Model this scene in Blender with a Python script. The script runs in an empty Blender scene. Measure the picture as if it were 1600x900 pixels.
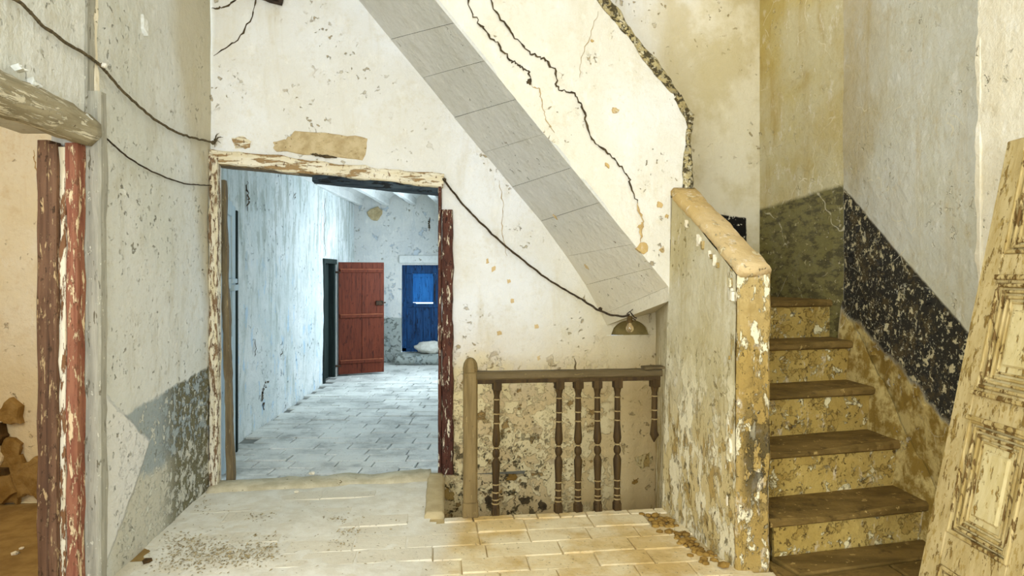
import bpy, bmesh, math, random
from mathutils import Vector, Matrix, noise

R = random.Random(7)
scene = bpy.context.scene
COL = scene.collection

# ------------------------------------------------------------------ camera, world, lights, exposure
EYE = 1.55
cd = bpy.data.cameras.new('camera'); cam = bpy.data.objects.new('camera', cd); COL.objects.link(cam)
cam.location = (0, 0, EYE); cam.rotation_euler = (math.pi / 2, 0, 0)
cd.sensor_width = 36; cd.lens = 22.5; cd.shift_y = -0.0125; cd.clip_start = .05
scene.camera = cam

w = bpy.data.worlds.new('world'); scene.world = w; w.use_nodes = True
w.node_tree.nodes['Background'].inputs[0].default_value = (0.62, 0.80, 1.0, 1)
w.node_tree.nodes['Background'].inputs[1].default_value = 4.0

def area(name, loc, target, sx, sy, power, color, spread=180):
    l = bpy.data.lights.new(name, 'AREA'); l.shape = 'RECTANGLE'; l.size = sx; l.size_y = sy
    l.energy = power; l.color = color; l.spread = math.radians(spread)
    o = bpy.data.objects.new(name, l); COL.objects.link(o); o.location = loc
    o.rotation_euler = (Vector(target) - Vector(loc)).to_track_quat('-Z', 'Y').to_euler()
    return o
area('window_light_left', (-1.42, -1.0, 2.1), (1.3, 3.6, 1.2), 1.5, 2.0, 228, (0.82, 0.91, 1.0))
area('back_fill_light', (0.6, -2.30, 2.1), (0.6, 3.0, 1.7), 2.2, 2.2, 150, (0.92, 0.96, 1.0))  # unseen fill added behind the camera for overall brightness
area('corridor_window_light', (-0.32, 8.9, 1.65), (-2.6, 8.2, 1.0), 2.6, 1.5, 195, (0.74, 0.89, 1.0))
area('side_room_light', (-3.6, 1.2, 2.6), (-3.6, 4.4, 1.2), 1.6, 1.4, 50, (1.0, 0.95, 0.84))
area('stair_fill_light', (1.55, 4.75, 4.15), (1.55, 4.75, 0), 1.0, 0.7, 6, (1.0, 0.94, 0.8))  # unseen soft lamp added over the stair, no opening above it

vs = scene.view_settings
scene.display_settings.display_device = 'sRGB'
vs.view_transform = 'Standard'; vs.look = 'None'; vs.gamma = 1.0; vs.use_curve_mapping = False
vs.exposure = -0.17
scene.cycles.max_bounces = 10; scene.cycles.diffuse_bounces = 6
scene.cycles.use_denoising = True

# ------------------------------------------------------------------ geometry of the place
def at(px, py, Y):
    return Vector(((px - 800) / 1000 * Y, Y, EYE - (py - 430) / 1000 * Y))
def yb(X): return 5.0 + .2 * (X + .55)                 # wall with the doorway
def on_back(px, py, off=0.0):
    k = (px - 800) / 1000; Y = (5.11) / (1 - .2 * k)
    return at(px, py, Y - off)
def yp(X): return 4.25 + .2 * (X - 1.06)               # face of the upper flight
def on_par(px, py, off=0.0):
    k = (px - 800) / 1000; Y = (4.25 - .212) / (1 - .2 * k)
    return at(px, py, Y - off)
def xl(Y): return -1.687 - .11 * Y                    # left wall
def on_left(px, py, off=0.0):
    Y = 1.687 / ((800 - px) / 1000 - .11); p = at(px, py, Y); p.x += off
    return p
def xc(Y): return -2.275 - .045 * Y                    # corridor left wall
XR = 2.40                                              # stair wall

# ------------------------------------------------------------------ node helper
def C(h):
    h = h.lstrip('#'); v = [int(h[i:i + 2], 16) / 255 for i in (0, 2, 4)]
    return tuple([(c / 12.92 if c <= .04045 else ((c + .055) / 1.055) ** 2.4) for c in v] + [1.0])

class NB:
    def __init__(s, name):
        s.m = bpy.data.materials.new(name); s.m.use_nodes = True
        s.t = s.m.node_tree; s.n = s.t.nodes; s.l = s.t.links
        s.b = s.n['Principled BSDF']
        g = s.n.new('ShaderNodeNewGeometry'); s.pos = g.outputs['Position']; s.nor = g.outputs['Normal']
        x = s.n.new('ShaderNodeSeparateXYZ'); s.l.new(s.pos, x.inputs[0])
        s.x, s.y, s.z = x.outputs
    def put(s, v, i):
        if hasattr(v, 'is_linked'): s.l.new(v, i)
        else: i.default_value = v
    def math(s, op, a, b=0.0, c=0.0):
        q = s.n.new('ShaderNodeMath'); q.operation = op
        for k, v in enumerate((a, b, c)): s.put(v, q.inputs[k])
        return q.outputs[0]
    def stretch(s, *sc):
        q = s.n.new('ShaderNodeVectorMath'); q.operation = 'MULTIPLY'; s.l.new(s.pos, q.inputs[0]); q.inputs[1].default_value = sc
        return q.outputs[0]
    def noise(s, scale, detail=4, rough=.55, vec=None, dist=0.0):
        q = s.n.new('ShaderNodeTexNoise'); s.l.new(vec or s.pos, q.inputs['Vector'])
        q.inputs['Scale'].default_value = scale; q.inputs['Detail'].default_value = detail
        q.inputs['Roughness'].default_value = rough; q.inputs['Distortion'].default_value = dist
        return q.outputs['Fac']
    def voro(s, scale, feature='DISTANCE_TO_EDGE', vec=None):
        q = s.n.new('ShaderNodeTexVoronoi'); q.feature = feature; s.l.new(vec or s.pos, q.inputs['Vector']); q.inputs['Scale'].default_value = scale
        return q.outputs['Distance']
    def warp(s, scale, amt):
        q = s.n.new('ShaderNodeTexNoise'); s.l.new(s.pos, q.inputs['Vector']); q.inputs['Scale'].default_value = scale
        a = s.n.new('ShaderNodeVectorMath'); a.operation = 'MULTIPLY_ADD'
        s.l.new(q.outputs['Color'], a.inputs[0]); a.inputs[1].default_value = (amt,) * 3; s.l.new(s.pos, a.inputs[2])
        return a.outputs[0]
    def smooth(s, v, lo, hi):
        q = s.n.new('ShaderNodeMapRange'); q.interpolation_type = 'SMOOTHSTEP'
        s.put(v, q.inputs[0]); s.put(lo, q.inputs[1]); s.put(hi, q.inputs[2])
        return q.outputs[0]
    def mix(s, f, a, b):
        q = s.n.new('ShaderNodeMix'); q.data_type = 'RGBA'
        s.put(f, q.inputs[0]); s.put(a, q.inputs[6]); s.put(b, q.inputs[7])
        return q.outputs[2]
    def lin(s, a, b, c, d):
        v = s.math('MULTIPLY_ADD', s.x, a, d); v = s.math('MULTIPLY_ADD', s.y, b, v); return s.math('MULTIPLY_ADD', s.z, c, v)
    def mul(s, *a):
        r = a[0]
        for k in a[1:]: r = s.math('MULTIPLY', r, k)
        return r
    def inv(s, a): return s.math('SUBTRACT', 1.0, a)
    def wob(s, v, amt, scale=4, det=5):                 # add an uneven edge to a linear mask
        return s.math('ADD', v, s.math('MULTIPLY_ADD', s.noise(scale, det, .65), 2 * amt, -amt))
    def below(s, v, soft=.02): return s.inv(s.smooth(v, -soft, soft))
    def above(s, v, soft=.02): return s.smooth(v, -soft, soft)
    def rand(s):
        return s.n.new('ShaderNodeObjectInfo').outputs['Random']
    def done(s, col, rough=.85, height=None, dist=.01, strength=.6, metal=0.0):
        s.put(col, s.b.inputs['Base Color']); s.put(rough, s.b.inputs['Roughness']); s.b.inputs['Metallic'].default_value = metal
        s.b.inputs['Specular IOR Level'].default_value = .25
        if height is not None:
            q = s.n.new('ShaderNodeBump'); q.inputs['Strength'].default_value = strength; q.inputs['Distance'].default_value = dist
            s.l.new(height, q.inputs['Height']); s.l.new(q.outputs[0], s.b.inputs['Normal'])
        return s.m

def plaster(name, base, alt, stain, streak=.35, layers=None, speck='#8d8468', speckamt=.62, hair=0.0, bump=.6):
    """limewashed plaster: two tones, vertical weather streaks, own layers (dado paint, chips), specks, hairlines"""
    s = NB(name)
    c = s.mix(s.smooth(s.noise(1.1, 5, .6), .38, .62), C(base), C(alt))
    st = s.noise(2.2, 6, .65, s.stretch(2.6, 2.6, .45), .4)
    c = s.mix(s.mul(s.smooth(st, .50, .74), streak), c, C(stain))
    fine = s.noise(26, 5, .7)
    c = s.mix(s.mul(s.smooth(s.noise(38, 5, .75), .50, .72), s.smooth(s.noise(3.1, 4), .35, .65), .38), c, C(stain))
    c = s.mix(s.mul(s.smooth(s.noise(12, 5, .72, s.stretch(1, 1, .5)), .56, .66), .30), c, C('#f2efe6'))
    c = s.mix(s.mul(s.smooth(s.noise(7, 6, .7), .52, .70), .30), c, C(stain))
    h = s.math('MULTIPLY_ADD', s.noise(6, 6, .62), .8, s.math('MULTIPLY', fine, .18))
    for fn in (layers or []):
        m, col, dh = fn(s)
        c = s.mix(m, c, col)
        if dh: h = s.math('ADD', h, s.math('MULTIPLY', m, dh))
    sp = s.smooth(s.noise(19, 3, .6, None, .3), speckamt, speckamt + .05)
    sp = s.mul(sp, s.smooth(s.noise(2.3, 3), .48, .62))
    c = s.mix(s.mul(sp, .75), c, C(speck)); h = s.math('SUBTRACT', h, s.math('MULTIPLY', sp, .5))
    if hair:
        e = s.voro(1.7, vec=s.warp(3.2, .35))
        e = s.mul(s.inv(s.smooth(e, .002, .008)), s.smooth(s.noise(1.3, 2), .46, .58), s.smooth(s.noise(14, 3), .42, .55), hair)
        c = s.mix(e, c, C('#ded5b6'))
    return s.done(c, .9, h, .03, min(1, bump * 1.5))

def chips(scale, lo, col, mask, amt=1.0, dh=-.5, det=6, stretch=None, soft=.035):
    def f(s):
        v = s.noise(scale, det, .68, s.stretch(*stretch) if stretch else None, .25)
        m = s.smooth(v, lo, lo + soft)
        if mask: m = s.mul(m, mask(s))
        return s.mul(m, amt), C(col), dh
    return f
def paint(mask, col, amt=1.0, dh=0.0):
    return lambda s: (s.mul(mask(s), amt), C(col) if isinstance(col, str) else col(s), dh)

# ---- left wall
def lw_white(s):
    a = s.below(s.wob(s.lin(0, .705, 1, -1.02 - .705 * 3.1), .05, 6), .015)
    b = s.below(s.wob(s.lin(0, 1, -.944, -3.2 + .047), .06, 6), .015)
    return s.mul(a, b)
def lw_dado(s): return s.mul(s.below(s.wob(s.lin(0, -.06, 1, -.60), .045, 5), .012), s.above(s.wob(s.lin(0, 1, 0, -3.35), .12, 4), .03))
M_LEFT = plaster('left_wall_plaster', '#e0e1dc', '#d5d6cd', '#b0a684', .40, [
    paint(lambda s: s.smooth(s.wob(s.lin(0, 1, .32, -5.02), .15, 1.5), -.12, .18), '#c2b694', .65),  # corner shadow and tan staining put into the wall colour
    paint(lw_dado, '#98a3a6', .9, .1),
    paint(lambda s: s.mul(s.below(s.wob(s.lin(0, 0, 1, -.42), .18, 5), .04), s.above(s.wob(s.lin(0, 1, 0, -3.3), .1), .05)), '#cfcbba', .9),
    chips(13.95, .47, '#6d6748', lambda s: s.mul(lw_dado(s), s.smooth(s.y, 3.75, 4.15)), .95),
    chips(21.7, .56, '#dcdccf', lw_dado, .9, .25),
    paint(lw_white, '#e9e8e4', .95, .45),
    chips(18.6, .63, '#8f8a74', lambda s: s.below(s.lin(0, 0, 1, -2.6), .8), .6),
], speck='#7c7660')
# ---- wall with the doorway
def low(z0, soft=.25): return lambda s: s.below(s.wob(s.lin(0, 0, 1, -z0), .25, 2.5), soft)
def warmlight(s): return s.smooth(s.wob(s.lin(1, 0, -.35, .35), .3, 1.2), -.4, 1.1)  # golden light falling at right, put into the plaster colour
def blk(s):
    m = s.mul(s.above(s.lin(1, 0, 0, -1.60), .005), s.below(s.wob(s.lin(1, 0, 0, -2.02), .02, 9), .006), s.below(s.wob(s.lin(.1, 0, 1, -2.245), .012, 9), .006))
    return m
M_BACK = plaster('doorway_wall_plaster', '#e8e8e6', '#e0ddd4', '#c9bd9c', .4, [
    paint(warmlight, '#ddcfa2', .7),
    paint(lambda s: s.mul(s.above(s.lin(1, 0, 0, -1.25), .1), s.smooth(s.noise(1.6, 6, .65), .42, .6)), '#b5a160', .5),
    paint(lambda s: s.mul(low(.9, .45)(s), s.above(s.lin(1, 0, 0, .6), .05)), '#cbb077', .85),
    chips(5.5, .49, '#e0cf9f', lambda s: s.mul(low(.8)(s), s.above(s.lin(1, 0, 0, .6), .05), s.below(s.lin(1, 0, 0, -.85), .12)), .9, .3),
    chips(8, .60, '#8c6c34', lambda s: s.mul(low(.85)(s), s.above(s.lin(1, 0, 0, .6), .05), s.below(s.lin(1, 0, 0, -.75), .12)), .85),
    chips(15, .56, '#463c22', lambda s: s.mul(low(.32, .3)(s), s.above(s.lin(1, 0, 0, .6), .05), s.below(s.lin(1, 0, 0, -.35), .3)), .9),
    chips(34, .62, '#54492a', lambda s: s.mul(low(.7, .3)(s), s.above(s.lin(1, 0, 0, .6), .05), s.below(s.lin(1, 0, 0, -.6), .2)), .85),
    paint(blk, lambda s: s.mix(s.smooth(s.noise(30, 3, .6), .62, .66), C('#17140f'), C('#cfc8b0')), 1.0),
], speck='#a08a58')
M_UPPER = plaster('upper_flight_plaster', '#e6e3da', '#dfd9c8', '#cbbd98', .3, [
    chips(6.975, .64, '#b79863', None, .7),
    paint(lambda s: s.smooth(s.wob(s.lin(1, 0, -.5, 0), .25, 1.5), -.1, .9), '#dccfaa', .6),  # warm light towards lower right carried into the face colour
], speck='#8d7a52', hair=.0)
M_EDGE = plaster('broken_plaster_edge', '#8c7a4c', '#b8a878', '#5d4d2a', .5, [
    chips(24.8, .50, '#3a311d', None, .9), chips(34.1, .55, '#ded3b0', None, .9, .4)])
M_SOFFIT = plaster('soffit_plaster', '#d6d5d0', '#cecdc6', '#b5b09e', .25, [
    paint(lambda s: s.inv(s.smooth(s.wob(s.lin(0, 0, 1, -1.75), .2, 2), -.45, .45)), '#e0d5b8', .85),  # cream gradient imitates the shading that lightens towards the foot
    chips(4.96, .69, '#a07a4a', None, .9)], speck='#a49c88', speckamt=.66)
M_PARAPET = plaster('lower_parapet_plaster', '#d2c9ac', '#c0b38a', '#a38c50', .45, [
    paint(low(.75, .4), '#c9b173', .7),
    chips(7, .48, '#e9dfbd', low(1.0, .3), .8, .3, stretch=(1, 1, .5)),
    chips(13, .54, '#a3843f', low(.8, .3), .75, stretch=(1, 1, .5)),
    chips(24, .60, '#5d4d22', low(.7, .3), .8, stretch=(1, 1, .5)),
    chips(9, .54, '#b49a58', lambda s: s.above(s.lin(.6, -1, 0, 2.76), .03), .8, stretch=(1, 1, .4)),
], speck='#8d7a45')
M_NEWEL = plaster('newel_plaster', '#b8a06a', '#a2874a', '#846a34', .5, [
    chips(9, .52, '#a88c4c', None, .7, -.3, stretch=(1, 1, .5)),
    chips(14, .55, '#eee3be', None, .85, .4, stretch=(1, 1, .45)),
    chips(16, .47, '#3f3722', lambda s: s.mul(s.smooth(s.z, .2, .5), s.below(s.lin(0, 0, 1, -.85), .25), s.above(s.lin(1, 0, 0, -1.22), .03)), .85, stretch=(1, 1, .5)),
    chips(36, .63, '#4d4126', None, .85),
])
M_COPING = plaster('coping_plaster', '#d2b888', '#c4a66c', '#a98a4e', .2, [chips(13.95, .60, '#e3d3a8', None, .8, .3), chips(31, .66, '#6b5730', None, .8)])
# ---- stair wall (right) and turn; ochre partly holds the warm light of this side
def band(s):
    top = s.below(s.wob(s.lin(0, -.73, 1, -2.21 + .73 * 4.7), .012, 9), .01)
    bot = s.above(s.wob(s.lin(0, -.50, 1, -1.34 + .50 * 4.7), .10, 4), .03)
    return s.mul(top, bot)
def onturn(s): return s.below(s.lin(1, .32, 0, -2.375 - .32 * 4.66), .004)
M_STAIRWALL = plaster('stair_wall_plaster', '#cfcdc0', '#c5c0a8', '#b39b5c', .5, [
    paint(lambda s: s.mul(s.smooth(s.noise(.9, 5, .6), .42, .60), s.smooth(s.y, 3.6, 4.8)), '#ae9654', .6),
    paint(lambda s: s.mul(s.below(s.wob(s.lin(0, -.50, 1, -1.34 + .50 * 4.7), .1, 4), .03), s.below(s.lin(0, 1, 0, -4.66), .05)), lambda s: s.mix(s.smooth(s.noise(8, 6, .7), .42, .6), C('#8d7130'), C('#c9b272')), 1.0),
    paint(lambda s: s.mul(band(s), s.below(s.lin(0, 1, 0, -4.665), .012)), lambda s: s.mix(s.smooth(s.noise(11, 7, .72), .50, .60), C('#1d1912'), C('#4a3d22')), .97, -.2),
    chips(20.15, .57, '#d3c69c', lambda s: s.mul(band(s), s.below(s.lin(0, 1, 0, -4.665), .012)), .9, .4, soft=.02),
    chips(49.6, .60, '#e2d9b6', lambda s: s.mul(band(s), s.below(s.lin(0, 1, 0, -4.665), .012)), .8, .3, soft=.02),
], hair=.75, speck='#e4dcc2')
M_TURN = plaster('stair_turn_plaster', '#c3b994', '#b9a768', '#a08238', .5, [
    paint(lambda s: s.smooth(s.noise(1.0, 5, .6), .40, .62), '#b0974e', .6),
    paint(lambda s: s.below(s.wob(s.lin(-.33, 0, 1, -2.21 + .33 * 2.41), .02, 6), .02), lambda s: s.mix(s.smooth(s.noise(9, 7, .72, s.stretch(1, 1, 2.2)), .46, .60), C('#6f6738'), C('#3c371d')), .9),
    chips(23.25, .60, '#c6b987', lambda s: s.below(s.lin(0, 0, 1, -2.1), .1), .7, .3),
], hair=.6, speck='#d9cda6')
M_NEARWALL = plaster('right_wall_plaster', '#ebe2cb', '#e4d8ba', '#cdb98a', .3)
M_CORR = plaster('corridor_wall_plaster', '#dfe3e2', '#ccd4d3', '#8f9c92', .75, [
    chips(7.75, .52, '#8b9384', lambda s: s.smooth(s.z, 1.0, 2.0), .45, 0, stretch=(1, 1, .25)),
    chips(7.75, .58, '#9fc4e0', lambda s: s.below(s.lin(0, 0, 1, -1.6), .8), .6, 0, stretch=(1, 1, .35)),
    chips(13.95, .64, '#5a6a72', low(.6), .8),
], speck='#6a767a', bump=.8)
M_FAR = plaster('far_wall_plaster', '#d9d8d2', '#cccdca', '#a8b2bb', .4, [
    chips(4.03, .58, '#b3c0cc', None, .7),
    paint(lambda s: s.below(s.wob(s.lin(0, 0, 1, -.80), .02, 5), .02), '#8e9690', .8),
    chips(12.4, .55, '#5b6158', lambda s: s.below(s.lin(0, 0, 1, -.85), .05), .7),
])
M_VAULT = plaster('vault_plaster', '#dfe0dc', '#d2d4d1', '#a9afb2', .2)
M_SIDE = plaster('side_room_plaster', '#f0e9d4', '#ebdfbf', '#cdb078', .3, [
    paint(lambda s: s.below(s.wob(s.lin(0, 0, 1, -1.0), .3, 2), .4), '#dcc490', .6)], speck='#8a6a38')
M_WELL = plaster('stairwell_plaster', '#b39a58', '#9f864a', '#6d5a2c', .4)
M_CEIL = plaster('ceiling_plaster', '#dddcd6', '#d4d2c8', '#b5ab8e', .2)
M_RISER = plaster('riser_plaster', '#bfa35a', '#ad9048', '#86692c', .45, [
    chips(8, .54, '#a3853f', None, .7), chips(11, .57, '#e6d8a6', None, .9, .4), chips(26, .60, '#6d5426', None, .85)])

def m_tread():
    s = NB('worn_tread_slab')
    c = s.mix(s.smooth(s.noise(3, 6, .65, s.stretch(1, 3, 3)), .35, .65), C('#5f4a20'), C('#806634'))
    c = s.mix(s.mul(s.smooth(s.noise(9, 6, .7), .55, .68), .7), c, C('#3a2a10'))
    c = s.mix(s.mul(s.smooth(s.noise(22, 4, .7), .62, .68), .7), c, C('#c9ab68'))
    return s.done(c, .7, s.math('ADD', s.noise(7, 6, .65), s.math('MULTIPLY', s.noise(40, 3), .15)), .02, .6)
M_TREAD = m_tread()

def m_paver(name, a, b, dirt, dustcol, dust, drift=False):
    s = NB(name)
    r = s.rand()
    c = s.mix(r, C(a), C(b))
    c = s.mix(s.mul(s.smooth(s.noise(5, 6, .7), .45, .65), .6), c, C(dirt))
    c = s.mix(s.mul(s.smooth(s.noise(2.1, 6, .66), .5 - dust * .25, .72 - dust * .25), .85), c, C(dustcol))
    if drift: c = s.mix(s.mul(s.below(s.wob(s.lin(1, 0, 0, .36), .10, 4), .10), .8), c, C('#ddd8c8'))
    c = s.mix(s.mul(s.smooth(s.noise(40, 3, .7), .63, .68), .6), c, C('#6d5f43'))
    return s.done(c, .8, s.math('ADD', s.noise(8, 6, .65), s.math('MULTIPLY', s.noise(45, 3), .2)), .012, .7)
M_PAVER = m_paver('hall_paver', '#c8a96c', '#d6bc86', '#b4955a', '#e6d8b4', .45, True)
M_CPAVER = m_paver('corridor_paver', '#b7b9b4', '#cfd0cb', '#878a86', '#dfe0da', .45)
def simple(name, a, b, scale=6, rough=.85, bump=.5, stretch=None, metal=0.0, spot=None, dist=.01):
    s = NB(name); v = s.noise(scale, 6, .65, s.stretch(*stretch) if stretch else None)
    c = s.mix(s.smooth(v, .35, .65), C(a), C(b))
    if spot: c = s.mix(s.smooth(s.noise(scale * 2.7, 5, .7, s.stretch(*stretch) if stretch else None), spot[1], spot[1] + .04), c, C(spot[0]))
    return s.done(c, rough, v, dist, bump, metal)
M_MORTAR = simple('floor_mortar', '#b39c6c', '#c9b68a', 7, .95)
M_CMORTAR = simple('corridor_mortar', '#6c6e6a', '#84857f', 7, .95)
M_DUST = simple('pale_dust', '#d9d2bf', '#e6e2d4', 9, .98, .7, spot=('#9c9170', .66))
M_SILL = simple('threshold_mortar', '#b5aa8c', '#cfc5a8', 8, .95, .8, spot=('#6f6142', .64))
M_CURB = simple('curb_mortar', '#b3a078', '#c2b188', 8, .95, .6)
M_RUBBLE = simple('earth_rubble', '#7d5e28', '#a4823f', 9, .95, 1.0)
M_EXPOSED = simple('exposed_mud_plaster', '#b09b72', '#c8b58e', 14, .95, 1.0, spot=('#7d6840', .62))
M_CRACK = simple('crack_dark', '#3a3022', '#5a4c34', 20, 1.0, .2)  # dark tone stands in for the shade down in the cracks
M_CRACKBROWN = simple('crack_brown_edge', '#a98a58', '#c4aa78', 20, 1.0, .2)
M_SIDEFLOOR = simple('side_room_floor', '#86693a', '#a0834c', 5, .95, .5)
M_STONE = simple('field_stone', '#a5854e', '#86652f', 6, .95, 1.0, dist=.03)
M_ARCHSHADE = simple('shaded_arch_plaster', '#77673a', '#8f7d4a', 8, .95, .8)  # darkness of the deep arch recess put into the plaster colour
M_STONEDARK = simple('dark_cavity', '#3a2a14', '#5a421f', 5, .95, .8)
M_SACK = simple('pale_sackcloth', '#d8d5cc', '#c3beb2', 12, .95, .5)
M_ROPE = simple('old_rope', '#4d4330', '#6d6046', 60, .95, .6)
M_CORD = simple('dark_cord', '#33291b', '#4c3e2a', 60, .9, .4)
M_IRON = simple('rusty_iron', '#2a231c', '#4a3626', 20, .7, .5, metal=.4)
M_BRASS = simple('tarnished_socket', '#4a3a20', '#6b552e', 20, .5, .3, metal=.6)
M_GLASS = NB('bulb_glass'); M_GLASS.b.inputs['Transmission Weight'].default_value = .85
M_GLASS = M_GLASS.done(C('#d8c49a'), .08)
M_LEAF = simple('dry_leaf', '#7d6d4a', '#b3a27a', 30, .9, .3)
M_PORCELAIN = simple('porcelain_knob', '#e8e4d8', '#d8d2c2', 30, .4, .2)

def wood(name, a, b, chipcol, lo, grain=(14, 14, 1.2), rough=.75, chip2=None, lo2=.6, cs=17):
    s = NB(name)
    g = s.noise(2.2, 6, .65, s.stretch(*grain), .3)
    c = s.mix(s.smooth(g, .35, .65), C(a), C(b))
    k = .35
    ch = s.noise(cs, 6, .7, s.stretch(grain[0] * k / 2, grain[1] * k / 2, max(grain[2] * k, .5) if grain[2] < 5 else grain[2] * k / 2), .3)
    m = s.smooth(ch, lo, lo + .03)
    c = s.mix(m, c, C(chipcol))
    if chip2:
        c = s.mix(s.smooth(s.noise(cs * 1.9, 6, .7, s.stretch(1.5, 1.5, .6)), lo2, lo2 + .03), c, C(chip2))
    h = s.math('ADD', s.math('MULTIPLY', g, .6), s.math('MULTIPLY', m, .35))
    return s.done(c, rough, h, .008, .8)
M_JAMB_RED = wood('peeling_red_wood', '#7a4634', '#96654c', '#d6bf98', .55, chip2='#6a4630', lo2=.58)
M_JAMB_DARK = wood('dark_brown_jamb', '#5c4230', '#765842', '#b89e76', .57, chip2='#43301f', lo2=.59)
M_JAMB_WHITE = wood('flaking_white_strip', '#ded6c0', '#cfc3a4', '#7a5638', .50)
M_GREYWOOD = wood('greyed_timber', '#8d8a7c', '#a8a494', '#6d6654', .60, chip2='#d0ccba', lo2=.63)
M_LINTEL = wood('limewashed_lintel', '#8f8468', '#aba084', '#d8d0b8', .54, grain=(14, 1.2, 14), chip2='#5a4c34', lo2=.64)
M_FRAME_WHITE = wood('flaking_white_frame', '#e0d8c2', '#d2c5a2', '#80664a', .51, chip2='#5a4028', lo2=.58)
M_FRAME_TOP = wood('flaking_lintel_frame', '#e4dcc6', '#d8caa8', '#9c8058', .52, grain=(1.6, 5, 10), chip2='#6a4a2c', lo2=.60)
M_FRAME_RED = wood('peeled_maroon_frame', '#43241a', '#5e382a', '#dccfb4', .57, chip2='#2a1610', lo2=.58)
M_BLUEBLACK = wood('blueblack_paint', '#27323a', '#3c4a52', '#14181a', .54, grain=(1.5, 8, 8))
M_RAIL = wood('dusty_handrail', '#54462a', '#66573a', '#8a784e', .64, grain=(1.4, 8, 8), chip2='#4a3c22', lo2=.64)
M_POST = wood('weathered_post', '#6a5834', '#7f6b44', '#998458', .60, chip2='#54462a', lo2=.64)
M_BAL = wood('dark_turned_wood', '#33240f', '#4a3718', '#6d5630', .68)
M_BALRING = simple('worn_pale_ring', '#a08c60', '#8a744a', 40, .8, .3)
M_REDDOOR = wood('rust_red_door', '#55220f', '#682d17', '#451b0c', .58, rough=.6, chip2='#9a5a38', lo2=.70)
M_REDBATTEN = wood('pale_red_batten', '#7d4028', '#8f5438', '#7a3c22', .60, grain=(1.4, 8, 8), rough=.6)
M_DARKFRAME = wood('black_green_frame', '#15201e', '#22302c', '#0c1210', .6)
M_BLUEDOOR = wood('blue_painted_boards', '#0c2f55', '#15487a', '#08203a', .57, rough=.5)
M_BLUEPANEL = wood('bright_blue_panel', '#1a62a8', '#2878c0', '#144a80', .6, rough=.5)
M_PALEDOOR = wood('pale_blue_door', '#a9bcc4', '#bccad0', '#7d929a', .62)
M_OLDPLANK = wood('old_plank', '#5f5038', '#7a6a4c', '#94825e', .60, chip2='#8a4a2a', lo2=.68)
M_LEAN = wood('limed_panelled_door', '#b59e68', '#c8b380', '#866b35', .57, grain=(12, 9, 1.2), chip2='#a98f52', lo2=.56)
M_LEANPANEL = wood('limed_door_panel', '#c8b47c', '#d6c592', '#94773c', .57, grain=(12, 9, 1.4), chip2='#a88a4a', lo2=.62)
M_LEANEDGE = wood('limed_moulding', '#a48a4e', '#c4ae78', '#6d5226', .53, grain=(12, 9, 1.4))

# ------------------------------------------------------------------ mesh helpers
def link(name, bm, mat, parent=None, smooth=False, recalc=True):
    if recalc: bmesh.ops.recalc_face_normals(bm, faces=bm.faces)
    me = bpy.data.meshes.new(name); bm.to_mesh(me); bm.free()
    if smooth:
        for p in me.polygons: p.use_smooth = True
    me.materials.append(mat)
    return inst(name, me, parent)
def inst(name, me, parent=None, loc=None, rot=None, scale=None):
    o = bpy.data.objects.new(name, me); COL.objects.link(o)
    if parent: o.parent = parent
    if loc is not None: o.location = loc
    if rot is not None: o.rotation_euler = rot
    if scale is not None: o.scale = scale
    return o
def tag(o, label=None, cat=None, group=None, kind=None):
    if label: o['label'] = label
    if cat: o['category'] = cat
    if group: o['group'] = group
    if kind: o['kind'] = kind
    return o
def struct(o, label=None): o['kind'] = 'structure'; (label and o.__setitem__('label', label)); return o
def empty(name, loc=(0, 0, 0)):
    o = bpy.data.objects.new(name, None); COL.objects.link(o); o.location = loc; o.empty_display_size = .1
    return o

def relief(p, n, amp):
    if not amp: return p
    d = noise.noise(p * 1.3) * amp + noise.noise(p * 4.1 + Vector((7, 3, 1))) * amp * .4 + noise.noise(p * 11 + Vector((1, 9, 4))) * amp * .14
    return p + n * d
def patch(bm, a, b, c, d, step=.07, amp=.012):
    """bilinear grid a(bottom left) b(bottom right) c(top right) d(top left) with uneven plaster"""
    a, b, c, d = map(Vector, (a, b, c, d))
    nu = max(1, int(max((b - a).length, (c - d).length) / step)); nv = max(1, int(max((d - a).length, (c - b).length) / step))
    n = ((b - a).cross(d - a) if (b - a).cross(d - a).length > 1e-6 else (c - d).cross(c - b)).normalized()
    rows = []
    for j in range(nv + 1):
        v = j / nv
        rows.append([bm.verts.new(relief(a.lerp(b, i / nu).lerp(d.lerp(c, i / nu), v), n, amp)) for i in range(nu + 1)])
    for j in range(nv):
        for i in range(nu):
            bm.faces.new((rows[j][i], rows[j][i + 1], rows[j + 1][i + 1], rows[j + 1][i]))
def box(bm, x0, x1, y0, y1, z0, z1, bev=0.0, mat=None):
    r = bmesh.ops.create_cube(bm, size=1)
    M = Matrix.Translation(((x0 + x1) / 2, (y0 + y1) / 2, (z0 + z1) / 2)) @ Matrix.Diagonal((x1 - x0, y1 - y0, z1 - z0, 1))
    if mat: M = mat @ M
    bmesh.ops.transform(bm, matrix=M, verts=r['verts'])
    if bev:
        es = list({e for v in r['verts'] for e in v.link_edges})
        bmesh.ops.bevel(bm, geom=es, offset=bev, segments=1, affect='EDGES', profile=.5)
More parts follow.
